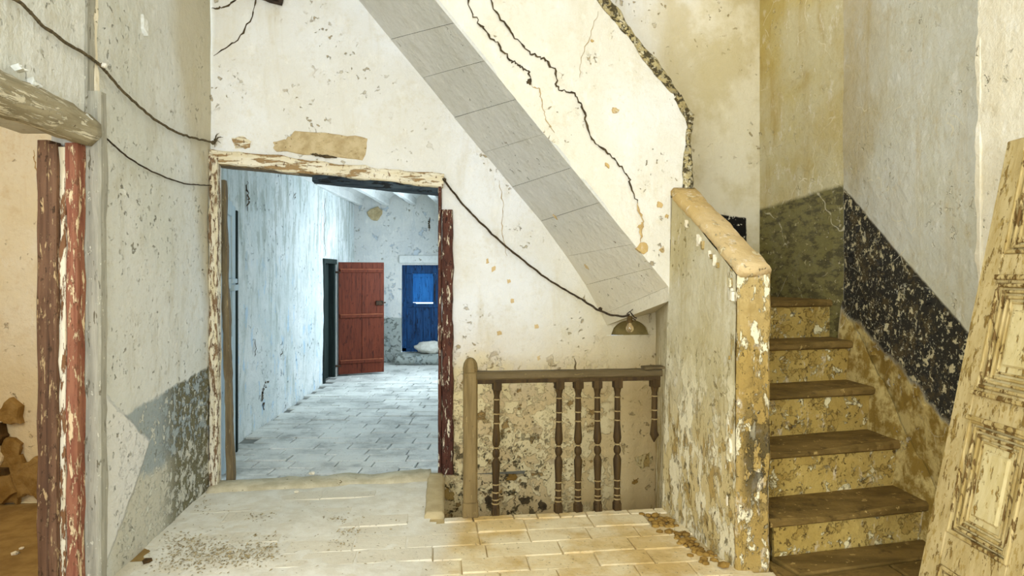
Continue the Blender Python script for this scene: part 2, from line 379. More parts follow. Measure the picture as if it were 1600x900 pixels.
def rough_bar(bm, p0, p1, up, wid, thick, step=.08, amp=.006, seed=0, bev=.15):
    """a worn timber bar: octagon-ish section swept p0->p1 with wobble"""
    p0, p1, up = Vector(p0), Vector(p1), Vector(up)
    ax = (p1 - p0); L = ax.length; ax.normalize(); side = ax.cross(up).normalized(); up = side.cross(ax).normalized()
    n = max(2, int(L / step)); b = bev * min(wid, thick)
    sec = [(-wid / 2 + b, -thick / 2), (wid / 2 - b, -thick / 2), (wid / 2, -thick / 2 + b), (wid / 2, thick / 2 - b), (wid / 2 - b, thick / 2), (-wid / 2 + b, thick / 2), (-wid / 2, thick / 2 - b), (-wid / 2, -thick / 2 + b)]
    rings = []
    for i in range(n + 1):
        c = p0 + ax * (L * i / n); ring = []
        for k, (u, v) in enumerate(sec):
            q = c + side * u + up * v
            w_ = noise.noise(q * 5 + Vector((seed, 0, 0))) * amp + noise.noise(q * 17 + Vector((seed, 5, 0))) * amp * .6
            ring.append(bm.verts.new(q + (side * (1 if u > 0 else -1) + up * (1 if v > 0 else -1)) * w_))
        rings.append(ring)
    for i in range(n):
        for k in range(8):
            bm.faces.new((rings[i][k], rings[i][(k + 1) % 8], rings[i + 1][(k + 1) % 8], rings[i + 1][k]))
    bm.faces.new(rings[0]); bm.faces.new(rings[-1])
def prism(bm, pts, z0, z1):
    lo = [bm.verts.new((x, y, z0)) for x, y in pts]; hi = [bm.verts.new((x, y, z1)) for x, y in pts]
    bm.faces.new(lo[::-1]); bm.faces.new(hi); n = len(pts)
    for i in range(n): bm.faces.new((lo[i], lo[(i + 1) % n], hi[(i + 1) % n], hi[i]))
def tube(bm, pts, r, seg=6, wob=0.0, seed=0, cap=True):
    pts = [Vector(p) for p in pts]; rings = []
    for i, p in enumerate(pts):
        t = (pts[min(i + 1, len(pts) - 1)] - pts[max(i - 1, 0)]).normalized()
        a = t.cross(Vector((0, 0, 1))); a = a.normalized() if a.length > 1e-3 else Vector((1, 0, 0)); b = t.cross(a)
        rr = (r[i] if isinstance(r, list) else r)
        rr *= 1 + wob * noise.noise(Vector((i * .7, seed, 0)))
        rings.append([bm.verts.new(p + (a * math.cos(k * 2 * math.pi / seg) + b * math.sin(k * 2 * math.pi / seg)) * rr) for k in range(seg)])
    for i in range(len(pts) - 1):
        for k in range(seg):
            bm.faces.new((rings[i][k], rings[i][(k + 1) % seg], rings[i + 1][(k + 1) % seg], rings[i + 1][k]))
    if cap: bm.faces.new(rings[0]); bm.faces.new(rings[-1])
def lathe(bm, prof, seg=14, mat=None):
    rings = []
    for r, z in prof:
        ring = []
        for k in range(seg):
            a = 2 * math.pi * k / seg; v = Vector((r * math.cos(a), r * math.sin(a), z))
            ring.append(bm.verts.new(mat @ v if mat else v))
        rings.append(ring)
    for i in range(len(rings) - 1):
        for k in range(seg): bm.faces.new((rings[i][k], rings[i][(k + 1) % seg], rings[i + 1][(k + 1) % seg], rings[i + 1][k]))
    bm.faces.new(rings[0]); bm.faces.new(rings[-1])
def spline(pts, n):
    """Catmull-Rom through the points"""
    P = [Vector(p) for p in pts]; P = [P[0] * 2 - P[1]] + P + [P[-1] * 2 - P[-2]]; out = []
    for i in range(1, len(P) - 2):
        for k in range(n):
            t = k / n
            out.append(.5 * ((2 * P[i]) + (P[i + 1] - P[i - 1]) * t + (2 * P[i - 1] - 5 * P[i] + 4 * P[i + 1] - P[i + 2]) * t * t + (3 * P[i] - P[i - 1] - 3 * P[i + 1] + P[i + 2]) * t ** 3))
    out.append(P[-2]); return out
def ribbon(name, pts, nrm, w0, mat, parent, jit=.006, seed=0, sub=7, lift=.012):
    """a crack: narrow uneven sunken-edged strip lying on the plaster"""
    rr = random.Random(seed); nrm = Vector(nrm).normalized(); P = []
    for a, b in zip(pts[:-1], pts[1:]):
        for k in range(sub):
            p = Vector(a).lerp(Vector(b), k / sub)
            P.append(p + Vector((rr.uniform(-jit, jit), 0, rr.uniform(-jit, jit))))
    P.append(Vector(pts[-1])); bm = bmesh.new(); prev = None
    for i, p in enumerate(P):
        t = (P[min(i + 1, len(P) - 1)] - P[max(i - 1, 0)]).normalized(); s = t.cross(nrm).normalized()
        w = w0 * rr.uniform(.35, 1.3) * min(1, .25 + i / 4, .25 + (len(P) - 1 - i) / 4)
        n0 = noise.noise(p * 1.3) * .012
        q = [bm.verts.new(p + s * w + nrm * (lift - .003)), bm.verts.new(p + nrm * lift), bm.verts.new(p - s * w + nrm * (lift - .003))]
        if prev: bm.faces.new((prev[0], prev[1], q[1], q[0])); bm.faces.new((prev[1], prev[2], q[2], q[1]))
        prev = q
    return link(name, bm, mat, parent)
def ragged(name, pts, nrm, mat, parent, thick=.012, jit=.012, seed=0, sub=5, bulge=.008):
    """an irregular flake or bare patch with its own small thickness"""
    rr = random.Random(seed); nrm = Vector(nrm).normalized(); P = []
    n = len(pts)
    for i in range(n):
        a, b = Vector(pts[i]), Vector(pts[(i + 1) % n])
        for k in range(sub):
            P.append(a.lerp(b, k / sub) + Vector((rr.uniform(-jit, jit), 0, rr.uniform(-jit, jit))))
    cen = sum(P, Vector()) / len(P); bm = bmesh.new()
    rings = []
    for f, h in ((1.0, -.02), (1.0, thick * .6), (.93, thick), (.5, thick)):
        rings.append([bm.verts.new(cen + (p - cen) * f + nrm * (h + (noise.noise(p * 9) * bulge if f < 1 else 0))) for p in P])
    N_ = len(P)
    for a, b in zip(rings[:-1], rings[1:]):
        for i in range(N_): bm.faces.new((a[i], a[(i + 1) % N_], b[(i + 1) % N_], b[i]))
    v = bm.verts.new(cen + nrm * thick)
    for i in range(N_): bm.faces.new((rings[-1][i], rings[-1][(i + 1) % N_], v))
    return link(name, bm, mat, parent)
def lump(bm, c, r, seed, sub=2, flat=.6):
    s = bmesh.ops.create_icosphere(bm, subdivisions=sub, radius=1)
    for v in s['verts']:
        d = 1 + .35 * noise.noise(v.co * 1.7 + Vector((seed, seed * .3, 0)))
        v.co = Vector(c) + Vector((v.co.x * r * d, v.co.y * r * d, v.co.z * r * d * flat))

CZ = 4.3
# ================================================================== SETTING
# ---------------- left wall of the hall with its doorway
bm = bmesh.new()
def LW(y, z): return (xl(y), y, z)
patch(bm, LW(-2.5, 0), LW(1.9, 0), LW(1.9, .95), LW(-2.5, .95), .25)
patch(bm, LW(-2.5, 3.25), LW(1.9, 3.25), LW(1.9, CZ), LW(-2.5, CZ), .25)
patch(bm, LW(-2.5, .95), LW(-1.85, .95), LW(-1.85, 3.25), LW(-2.5, 3.25), .25)
patch(bm, LW(-.15, .95), LW(1.9, .95), LW(1.9, 3.25), LW(-.15, 3.25), .25)
patch(bm, LW(1.9, 2.22), LW(3.03, 2.22), LW(3.03, CZ), LW(1.9, CZ), .06)
patch(bm, LW(3.03, -.02), LW(4.66, -.02), LW(4.66, CZ), LW(3.03, CZ), .05, .014)
patch(bm, (xl(3.03) - .16, 3.03, 0), (xl(3.03), 3.03, 0), (xl(3.03), 3.03, 2.3), (xl(3.03) - .16, 3.03, 2.3), .2, 0)
patch(bm, (xl(1.9), 1.9, 0), (xl(1.9) - .3, 1.9, 0), (xl(1.9) - .3, 1.9, 2.3), (xl(1.9), 1.9, 2.3), .2, 0)
patch(bm, (xl(1.9) - .3, 1.9, 2.22), (xl(3.03) - .3, 3.03, 2.22), (xl(3.03), 3.03, 2.22), (xl(1.9), 1.9, 2.22), .2, 0)
wall_left = struct(link('wall_left', bm, M_LEFT, smooth=True, recalc=False))
# plaster flakes hanging on the left wall
for i, (px, py) in enumerate([(222, 40), (188, 300)]):
    p = on_left(px, py, .012); rr = random.Random(i); s = rr.uniform(.012, .03) * (2.0 if i == 0 else 1)
    ragged('plaster_flake', [p + Vector((0, -s * .4, s)), p + Vector((.006, s * .3, s * .6)), p + Vector((.012, s * .2, -s)), p + Vector((.004, -s * .4, -s * .5))], (1, 0, 0), M_LEFT, wall_left, .006, .003, i, 2, .002)
# timber lintel over the side doorway, jambs, upright trims
bm = bmesh.new()
rough_bar(bm, (xl(1.7) + .01, 1.7, 2.245), (xl(3.0) + .005, 3.005, 2.235), (0, 0, 1), .16, .15, .05, .012, 3, .32)
struct(link('trim_1', bm, M_LINTEL, smooth=True), 'rounded limewashed timber lintel over the side doorway')
for i, (px, py) in enumerate([(10, 95), (34, 118), (52, 138), (75, 155), (100, 168), (120, 172)]):
    p = on_left(px, py + 12, .03); s = .018
    ragged('plaster_flake', [p + Vector((.03, -s, -s * .7)), p + Vector((.03, s, -s * .6)), p + Vector((.012, s * .7, s * .7)), p + Vector((.012, -s * .8, s * .9))], (1, 0, .3), M_LEFT, wall_left, .008, .008, i + 20, 3, .004)
dj = empty('door_1', (xl(3.0), 3.0, 0)); struct(dj, 'peeling red and brown timber door frame of the side doorway')
def child_bar(name, p0, p1, up, wid, th, mat, parent, **k):
    bm = bmesh.new(); rough_bar(bm, p0, p1, up, wid, th, **k)
    o = link(name, bm, mat, parent); o.matrix_parent_inverse = Matrix.Translation(-parent.location); return o
child_bar('jamb_board', (-2.035, 2.985, 0), (-2.035, 2.985, 2.16), (0, 1, 0), .052, .07, M_JAMB_RED, dj, seed=1)
child_bar('paint_strip', (-2.072, 2.972, 0), (-2.072, 2.972, 2.14), (0, 1, 0), .026, .05, M_JAMB_WHITE, dj, seed=2, amp=.008)
child_bar('jamb_board', (-2.104, 2.960, 0), (-2.104, 2.960, 2.15), (0, 1, 0), .036, .07, M_JAMB_DARK, dj, seed=3)
child_bar('jamb_board', (-2.152, 2.975, 0), (-2.152, 2.975, 2.17), (0, 1, 0), .056, .09, M_JAMB_DARK, dj, seed=4)
bm = bmesh.new()
rough_bar(bm, (xl(3.055) + .03, 3.05, 0), (xl(3.055) + .03, 3.05, 2.42), (1, 0, 0), .065, .10, .06, .006, 5)
rough_bar(bm, (xl(3.055) + .004, 3.045, 2.3), (xl(3.055) + .004, 3.045, CZ), (1, 0, 0), .055, .03, .06, .006, 6)
struct(link('trim_2', bm, M_GREYWOOD), 'greyed upright timber at the edge of the side doorway')
bm = bmesh.new()
rough_bar(bm, (xl(3.1) + .004, 3.092, 1.2), (xl(3.1) + .004, 3.092, CZ), (1, 0, 0), .03, .03, .04, .009, 8)
struct(link('trim_3', bm, M_NEARWALL), 'ragged white plaster bead beside the upright timber')

# ---------------- side room seen through the left doorway
bm = bmesh.new()
patch(bm, (-5.2, 4.36, 0), (-2.28, 4.36, 0), (-2.28, 4.36, 3.2), (-5.2, 4.36, 3.2), .08)
patch(bm, (-2.34, 4.40, 0), (-2.175, 3.03, 0), (-2.175, 3.03, 3.2), (-2.34, 4.40, 3.2), .1)
patch(bm, (-5.2, -.5, 0), (-5.2, 4.36, 0), (-5.2, 4.36, 3.2), (-5.2, -.5, 3.2), .3)
patch(bm, (-5.2, -.5, 3.2), (-5.2, 4.4, 3.2), (-2.24, 4.4, 3.2), (-1.70, -.5, 3.2), .5)
patch(bm, (-1.5, -.5, 0), (-5.2, -.5, 0), (-5.2, -.5, 3.2), (-1.5, -.5, 3.2), .5)
side = struct(link('wall_side_room', bm, M_SIDE, smooth=True, recalc=False))
bm = bmesh.new(); patch(bm, (-5.2, -.5, 0), (-2.0, -.5, 0), (-2.0, 4.4, 0), (-5.2, 4.4, 0), .2, .006)
struct(link('floor_side_room', bm, M_SIDEFLOOR, smooth=True))
def sr(px, py): return at(px, py, 4.34)
ragged('exposed_patch', [sr(-30, 670), sr(30, 690), sr(36, 720), sr(76, 714), sr(78, 780), sr(40, 772), sr(20, 788), sr(-30, 790)], (0, -1, 0), M_STONE, side, .015, .02, 5, 5, .010)
ragged('exposed_patch', [sr(2, 640), sr(18, 622), sr(34, 634), sr(34, 660), sr(12, 662), sr(0, 652)], (0, -1, 0), M_STONE, side, .03, .01, 6, 3, .006)
ragged('cavity_shade', [sr(-20, 660), sr(8, 660), sr(12, 682), sr(5, 694), sr(-20, 690)], (0, -1, 0), M_STONEDARK, side, .04, .01, 7, 3, .01)  # raised dark patches stand in for the shade of hollows
ragged('cavity_shade', [sr(-20, 728), sr(14, 728), sr(20, 740), sr(-20, 742)], (0, -1, 0), M_STONEDARK, side, .045, .01, 8, 3, .01)
ragged('stone', [sr(-25, 694), sr(2, 690), sr(8, 712), sr(4, 728), sr(-25, 728)], (0, -1, 0), M_SIDE, side, .03, .01, 9, 3, .006)
ragged('stone', [sr(-20, 742), sr(18, 738), sr(28, 765), sr(8, 786), sr(-20, 775)], (0, -1, 0), M_STONE, side, .035, .012, 10, 3, .008)
ribbon('crack', [sr(55, 235), sr(56, 262), sr(64, 278)], (0, -1, 0), .004, M_CRACKBROWN, side, .006, 3)

# ---------------- wall with the doorway
zl0, zl1 = 2.37, 2.235                                       # lintel line left / right
DL, DR = -2.17, -.565
bm = bmesh.new()
def BW(x, z): return (x, yb(x), z)
patch(bm, BW(-2.62, -.02), BW(DL, -.02), BW(DL, zl0), BW(-2.62, zl0), .1)
patch(bm, BW(-2.62, zl0), BW(DL, zl0), BW(DL, CZ), BW(-2.62, CZ), .1)
patch(bm, BW(DL, zl0), BW(DR, zl1), BW(DR, CZ), BW(DL, CZ), .05, .016)
patch(bm, BW(DR, -1.3), BW(.78, -1.3), BW(.78, CZ), BW(DR, CZ), .05, .014)
patch(bm, BW(1.25, -1.3), BW(2.144, -1.3), BW(2.144, CZ), BW(1.25, CZ), .06, .014)
# arch segment hole over the niche
ax0, ax1, az0, ah = .815, 1.145, 1.055, .125
patch(bm, BW(.775, -1.3), BW(1.25, -1.3), BW(1.25, az0), BW(.775, az0), .05, .012)
patch(bm, BW(.775, 1.3), BW(1.255, 1.3), BW(1.255, CZ), BW(.775, CZ), .06, .014)
NA = 14; arc = []
for i in range(NA + 1):
    x = ax0 + (ax1 - ax0) * i / NA; u = 2 * i / NA - 1; arc.append((x, az0 + ah * math.sqrt(max(0, 1 - u * u)) ** 1.1))
arc = [(.78, az0)] + arc + [(1.25, az0)]
for (xa, za), (xb, zb) in zip(arc[:-1], arc[1:]):
    patch(bm, BW(xa, za), BW(xb, zb), BW(xb, 1.3), BW(xa, 1.3), .4, 0)
for (xa, za), (xb, zb) in zip(arc[1:-2], arc[2:-1]):           # soffit of the arch
    A, B = Vector(BW(xa, za)), Vector(BW(xb, zb)); d = Vector((0, .35, 0))
    patch(bm, A, A + d, B + d, B, 1, 0)
A, B = Vector(BW(ax0, az0)), Vector(BW(ax1, az0)); d = Vector((0, .35, 0))
arch_floor = [Vector(v) for v in (A, B, B + d, A + d)]
# reveals of the doorway
TH = Vector((0, .10, 0))
for (a, b) in (((DL, -.02), (DL, zl0)), ((DL, zl0), (DR, zl1)), ((DR, zl1), (DR, -.02))):
    A, B = Vector(BW(*a)), Vector(BW(*b)); patch(bm, A, A + TH, B + TH, B, .1, .004)
wall_back = struct(link('wall_back', bm, M_BACK, smooth=False, recalc=False))
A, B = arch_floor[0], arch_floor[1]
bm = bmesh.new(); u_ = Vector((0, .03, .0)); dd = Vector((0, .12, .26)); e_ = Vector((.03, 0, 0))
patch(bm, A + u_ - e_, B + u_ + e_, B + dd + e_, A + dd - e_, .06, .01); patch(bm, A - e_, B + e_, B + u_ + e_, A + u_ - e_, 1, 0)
link('arch_recess', bm, M_ARCHSHADE, wall_back, recalc=False)
for p in wall_back.data.polygons: p.use_smooth = p.area < .02
# corridor side of that wall, so no light passes
bm = bmesh.new()
for a, b, z0, z1 in ((-2.9, DL, 0, 3.3), (DR, .4, 0, 3.3)):
    patch(bm, Vector(BW(b, z0)) + TH, Vector(BW(a, z0)) + TH, Vector(BW(a, z1)) + TH, Vector(BW(b, z1)) + TH, .3, 0)
patch(bm, Vector(BW(DR, zl1)) + TH, Vector(BW(DL, zl0)) + TH, Vector(BW(DL, 3.3)) + TH, Vector(BW(DR, 3.3)) + TH, .3, 0)
struct(link('wall_corridor_near', bm, M_CORR, recalc=False))
NB_ = Vector((.196, -.98, 0))
# bare patches, cracks and a timber stub on it
ragged('exposed_patch', [on_back(*p) for p in ((428, 222), (448, 218), (462, 203), (520, 210), (575, 216), (568, 250), (500, 244), (455, 238), (428, 236))], NB_, M_EXPOSED, wall_back, .010, .008, 11, 5, .006)
ragged('exposed_patch', [on_back(*p) for p in ((362, 216), (380, 213), (394, 222), (388, 232), (368, 232))], NB_, M_FRAME_TOP, wall_back, .006, .006, 12, 4, .003)
ribbon('crack', [on_back(*p) for p in ((400, -20), (397, 22), (372, 62), (334, 88))], NB_, .006, M_CRACK, wall_back, .010, 4)
ribbon('crack', [on_back(*p) for p in ((372, 0), (350, 12), (331, 14))], NB_, .006, M_CRACK, wall_back, .006, 5)
ribbon('crack', [on_back(*p) for p in ((485, 241), (500, 244), (527, 247))], NB_, .011, M_CRACK, wall_back, .003, 6, lift=.02)
ribbon('crack', [on_back(*p) for p in ((1190, -20), (1196, 40), (1192, 120), (1194, 190), (1186, 250), (1184, 330), (1183, 395))], NB_, .010, M_CRACK, wall_back, .008, 7, lift=-.004)
ribbon('crack', [on_back(*p) for p in ((1189, -10), (1199, 18), (1203, 48), (1197, 62))], NB_, .007, M_CRACK, wall_back, .008, 8)
ribbon('crack', [on_back(*p) for p in ((780, 282), (786, 320), (784, 360), (792, 400))], NB_, .003, M_CRACKBROWN, wall_back, .008, 9)
for i, (px, py, s) in enumerate([(838, 510, .02), (770, 420, .025), (760, 408, .02), (800, 470, .02), (780, 520, .018), (840, 560, .02), (795, 440, .018)]):
    p = on_back(px, py); rr = random.Random(i + 50)
    ragged('exposed_patch', [p + Vector((-s, 0, s * rr.uniform(.3, .9))), p + Vector((s * rr.uniform(.4, 1), 0, s)), p + Vector((s, 0, -s * rr.random())), p + Vector((-s * .6, 0, -s))], NB_, M_COPING, wall_back, .005, .006, i, 2, .002)
for i, (px, py, s, m) in enumerate([(840, 672, .05, M_EXPOSED), (800, 745, .045, M_RUBBLE), (862, 720, .03, M_EXPOSED), (1005, 720, .10, M_PARAPET), (992, 752, .03, M_RUBBLE), (820, 782, .05, M_CRACK), (765, 784, .06, M_CRACK), (848, 790, .05, M_CRACK), (700, 772, .06, M_NEWEL)]):
    p = on_back(px, py); rr = random.Random(i + 80)
    pts = [p + Vector((math.cos(a), 0, math.sin(a) * .8)) * s * rr.uniform(.6, 1.2) for a in [k * math.pi / 3.5 for k in range(7)]]
    for q in pts: q.y = yb(q.x)
    ragged('exposed_patch', pts, NB_, m, wall_back, .009, .009, i, 3, .005)
child = bmesh.new()
pA, pB = on_back(388, -14, .03), on_back(440, 0, .06)
rough_bar(child, pA, pB, (0, 0, 1), .07, .05, .03, .008, 2); link('timber_stub', child, M_IRON, wall_back)

# doorway frame: left and right jamb boards, lintel plaster edge, dark head timber
d2 = empty('door_2', (DL, yb(DL), 0)); struct(d2, 'flaking door frame of the main doorway to the corridor')
def frame_bar(name, p0, p1, up, w_, t_, m, **k): return child_bar(name, p0, p1, up, w_, t_, m, d2, **k)
frame_bar('jamb_board', (DL + .005, yb(DL) - .015, 0), (DL + .005, yb(DL) - .015, 2.4), (1, 0, 0), .07, .06, M_FRAME_WHITE, seed=11, amp=.01)
frame_bar('jamb_board', (DR + .005, yb(DR) - .012, .0), (DR + .005, yb(DR) - .012, 2.24), (1, 0, 0), .08, .022, M_FRAME_RED, seed=12, amp=.004)
frame_bar('jamb_board', (DR + .062, yb(DR) - .005, 0), (DR + .062, yb(DR) - .005, 2.06), (1, 0, 0), .05, .085, M_FRAME_RED, seed=13, amp=.014, step=.05)
frame_bar('lintel_edge', (DL - .03, yb(DL) - .01, zl0 + .045), (DR + .03, yb(DR) - .01, zl1 + .045), (0, 0, 1), .07, .10, M_FRAME_TOP, seed=14, amp=.016, step=.05)
frame_bar('head_timber', (-1.52, yb(-1.52) + .10, zl0 - .075), (DR - .01, yb(DR) + .06, zl1 - .015), (0, 0, 1), .16, .075, M_BLUEBLACK, seed=15, amp=.005)
frame_bar('head_timber', (DL, yb(DL) + .06, zl0 - .005), (-1.5, yb(-1.5) + .06, zl0 - .058), (0, 0, 1), .14, .02, M_OLDPLANK, seed=16, amp=.004)

# ---------------- turn of the stair wall, stair wall, near right wall
bm = bmesh.new()
patch(bm, (2.138, 5.56, 0), (2.433, 4.607, 0), (2.433, 4.607, CZ), (2.138, 5.56, CZ), .05, .014)
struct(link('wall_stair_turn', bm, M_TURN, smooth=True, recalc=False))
bm = bmesh.new()
patch(bm, (2.416, 4.72, -.02), (XR, 3.10, -.02), (XR, 3.10, CZ), (2.416, 4.72, CZ), .04, .014)
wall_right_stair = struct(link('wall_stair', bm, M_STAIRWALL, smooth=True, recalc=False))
bm = bmesh.new()
XN = 2.325
patch(bm, (XN, 3.19, -.02), (XN, -2.5, -.02), (XN, -2.5, CZ), (XN, 3.19, CZ), .08, .010)
wr = struct(link('wall_right', bm, M_NEARWALL, smooth=True, recalc=False))
bm = bmesh.new()
rough_bar(bm, (XN + .04, 3.185, 0), (XN + .04, 3.185, CZ), (1, 0, 0), .03, .09, .03, .012, 31)
link('broken_edge', bm, M_NEARWALL, wr)
# raised flakes along the dado of the stair wall
for i in range(34):
    rr = random.Random(i + 300); y = rr.uniform(3.5, 4.6); t = 2.21 + .73 * (y - 4.7); b = 1.3 + .5 * (y - 4.7); z = rr.uniform(b - .1, t); s = rr.uniform(.012, .035)
    p = Vector((XR + .002, y, z))
    o = ragged('plaster_flake', [p + Vector((0, math.cos(a) * s * rr.uniform(.5, 1.1), math.sin(a) * s * rr.uniform(.6, 1.4))) for a in (0, 1.3, 2.5, 3.8, 5.1)], (-1, 0, 0), M_STAIRWALL, wall_right_stair, .010, .003, i, 2, .004)

# ---------------- upper flight: face, soffit panels, broken edge
N0, N1 = on_par(1046, 450), on_par(680, 0)
N2 = N0 + (N1 - N0) * 1.56
F0 = on_back(935, 490); F1 = Vector((-1.17, yb(-1.17), 3.65)); F2 = F0 + (F1 - F0) * 1.28
T0, T1 = Vector((1.115, yp(1.115), 2.74)), Vector((.6, yp(.6), 3.34))
T2 = T0 + (T1 - T0) * 2.62
bm = bmesh.new()
V0 = Vector((1.20, yp(1.2), 2.60)); V1 = Vector((1.175, yp(1.175), 2.08)); V2 = Vector((1.055, yp(1.055), 2.085))
patch(bm, N0, V2, T0, N1.lerp(N0, .50), .045, .012)
patch(bm, N1.lerp(N0, .50), T0, T2, N2, .05, .012)
patch(bm, V2, V1, V0, T0, .03, .012)
upper = struct(link('wall_upper_flight', bm, M_UPPER, smooth=True, recalc=False), 'cracked pale plaster face of the upper stair flight')
# solid end and back of the parapet
bm = bmesh.new(); bk = Vector((0.02, .16, 0))
edge = [V1, V0, T0, T2]
for a, b in zip(edge[:-1], edge[1:]): patch(bm, a, a + bk, b + bk, b, .06, .004)
patch(bm, T0 + bk, N1.lerp(N0, .5) + bk, N2 + bk, T2 + bk, .2, 0); patch(bm, V1 + bk, V2 + bk, T0 + bk, V0 + bk, .2, 0); patch(bm, V2 + bk, N0 + bk, N1.lerp(N0, .5) + bk, T0 + bk, .2, 0)
patch(bm, V2, V1, V1 + bk, V2 + bk, .1, 0)
link('parapet_back', bm, M_CEIL, upper)
bm = bmesh.new()
for a, b, k in ((V1 + Vector((0, 0, -.02)), V0, 1), (V0, T0, 2), (T0, T2, 3)):
    rough_bar(bm, a + Vector((-.012, .0, 0)), b + Vector((-.012, .0, 0)), (0, 1, 0), .055, .05, .03, .018, k + 40, .3)
link('broken_edge', bm, M_EDGE, upper)
NP = Vector((.196, -.98, 0))
ribbon('crack', [on_par(*p) for p in ((725, -30), (737, 22), (756, 46), (775, 68), (796, 94), (812, 104), (824, 112), (829, 134))], NP, .006, M_CRACK, upper, .010, 21)
ribbon('crack', [on_par(*p) for p in ((829, 134), (842, 140), (846, 165), (854, 190), (866, 208))], NP, .003, M_CRACKBROWN, upper, .006, 22)
ribbon('crack', [on_par(*p) for p in ((758, -30), (775, 20), (800, 55), (830, 84), (848, 92), (866, 110), (870, 138), (896, 148), (910, 168), (916, 195), (928, 224), (950, 240), (972, 262), (984, 285), (995, 318))], NP, .0065, M_CRACK, upper, .010, 23)
ribbon('crack', [on_par(*p) for p in ((995, 318), (1003, 345), (1000, 378))], NP, .008, M_CRACKBROWN, upper, .008, 24)
ribbon('crack', [on_par(*p) for p in ((934, 20), (922, 55), (908, 90), (905, 122))], NP, .002, M_CRACKBROWN, upper, .006, 25)
for i, (px, py, s) in enumerate([(960, 172, .03), (1004, 388, .045), (1000, 355, .02), (1030, 320, .025), (1035, 390, .03), (826, 128, .022), (925, 64, .012), (948, 258, .02), (1042, 338, .018)]):
    p = on_par(px, py); rr = random.Random(i + 150)
    ragged('exposed_patch', [p + Vector((math.cos(a) * s * rr.uniform(.4, 1.1), math.cos(a) * s * .2, math.sin(a) * s * rr.uniform(.5, 1.1))) for a in (0, 1, 2.1, 3.1, 4.2, 5.3)], NP, M_COPING if i != 5 else M_CRACK, upper, .008, .005, i, 2, .003)
# soffit panels, each slightly out of plane
soff = struct(empty('ceiling_stair_soffit', N0), 'grey plastered soffit of the upper stair flight')
FP = [(948, 508), (940, 492), (915, 445), (885, 400), (845, 345), (800, 292), (755, 238), (710, 183), (660, 121), (610, 61), (560, 0), (510, -60), (450, -132)]
NX = [None, 1044, 1020, 990, 937, 893, 850, 806, 757, 709, 660, 612, 556]
NL = on_par(1046, 470)
Fq = [on_back(*p) for p in FP]; Nq = [NL] + [on_par(x, 450 + (x - 1046) * 1.2295) for x in NX[1:]]
for i in range(len(FP) - 1):
    rr = random.Random(i + 9)
    q = [Fq[i], Nq[i], Nq[i + 1].lerp(Nq[i], .008), Fq[i + 1].lerp(Fq[i], .008)]
    nn = (q[1] - q[0]).cross(q[3] - q[0]).normalized()
    bm = bmesh.new(); off = nn * (rr.uniform(-.002, .003) if i > 2 else 0)
    patch(bm, q[0] + off, q[1] + off, q[2] + off, q[3] + off, .06, .007)
    d_ = -nn * .02
    for s0, s1 in ((0, 1), (1, 2), (2, 3), (3, 0)): patch(bm, q[s0] + off, q[s1] + off, q[s1] + d_, q[s0] + d_, 1, 0)
    o = link('panel', bm, M_SOFFIT, soff, recalc=False); o.matrix_parent_inverse = Matrix.Translation(-soff.location)
bm = bmesh.new()
nn = (N0 - F0).cross(F2 - F0).normalized()
for i in range(len(FP) - 1): patch(bm, Fq[i] - nn * .008, Nq[i] - nn * .008, Nq[i + 1] - nn * .008, Fq[i + 1] - nn * .008, .4, 0)
S1 = Vector((1.2, 5.36, 1.24))
bm.faces.new([bm.verts.new(v) for v in (Fq[0], NL, S1)])
o = link('soffit_backing', bm, M_SOFFIT, soff); o.matrix_parent_inverse = Matrix.Translation(-soff.location)
for i, (px, py, s) in enumerate([(888, 372, .03), (912, 415, .025)]):
    t = .5
    p = Fq[3 + i].lerp(Nq[3 + i], .36 if i else .22).lerp(Fq[2 + 2 * i].lerp(Nq[2 + 2 * i], .2), .45 if not i else .4)
    e1 = (N0 - F0).normalized(); e2 = nn.cross(e1)
    o = ragged('exposed_patch', [p + e1 * s * .5, p + e2 * s, p - e1 * s * .5, p - e2 * s], nn, M_COPING, soff, .012, .004, i, 3, .002); o.matrix_parent_inverse = Matrix.Translation(-soff.location)
# ramp of the upper flight behind the parapet
bm = bmesh.new(); patch(bm, (1.22, 4.45, 1.66), (1.22, 5.35, 1.66), (-1.1, 4.9, 4.2), (-1.1, 3.95, 4.2), .3, 0)
struct(link('ceiling_flight_ramp', bm, M_WELL))

# ---------------- lower parapet with coping and newel end
bm = bmesh.new()
fb, ft = Vector((1.18, 3.37, -.02)), Vector((1.18, 3.37, 1.555))
bb, bt = Vector((.998, 4.25, -.02)), Vector((1.062, 4.25, 2.085))
patch(bm, bb, fb, ft, bt, .045, .012)
gb = Vector((1.2, 5.37, -1.3)); gt = Vector((1.2, 5.37, 1.26))
patch(bm, gb, (.998, 4.25, -1.3), bb, Vector((1.2, 5.37, -.02)), .2, .004)
patch(bm, Vector((1.2, 5.37, -.02)), bb, on_par(1046, 470), gt, .08, .008)
patch(bm, bb.lerp(bt, .0) + Vector((.17, 0, 0)), fb + Vector((.17, 0, 0)), ft + Vector((.17, 0, 0)), bt + Vector((.15, 0, 0)), .2, 0)
patch(bm, (1.0, 4.25, -1.3), (1.35, 3.37, -1.3), (1.35, 3.37, 0), (1.0, 4.25, 0), .4, 0)
par = struct(link('wall_parapet', bm, M_PARAPET, smooth=True, recalc=False), 'flaking plaster parapet beside the lower stair flight')
bm = bmesh.new()
rough_bar(bm, (1.265, 3.40, -.02), (1.275, 3.40, 1.56), (0, 1, 0), .175, .07, .035, .009, 51, .16)
link('newel_face', bm, M_NEWEL, par)
bm = bmesh.new()
rough_bar(bm, (1.272, 3.345, 1.570), (1.140, 4.27, 2.10), (0, 0, 1), .185, .07, .045, .010, 52, .3)
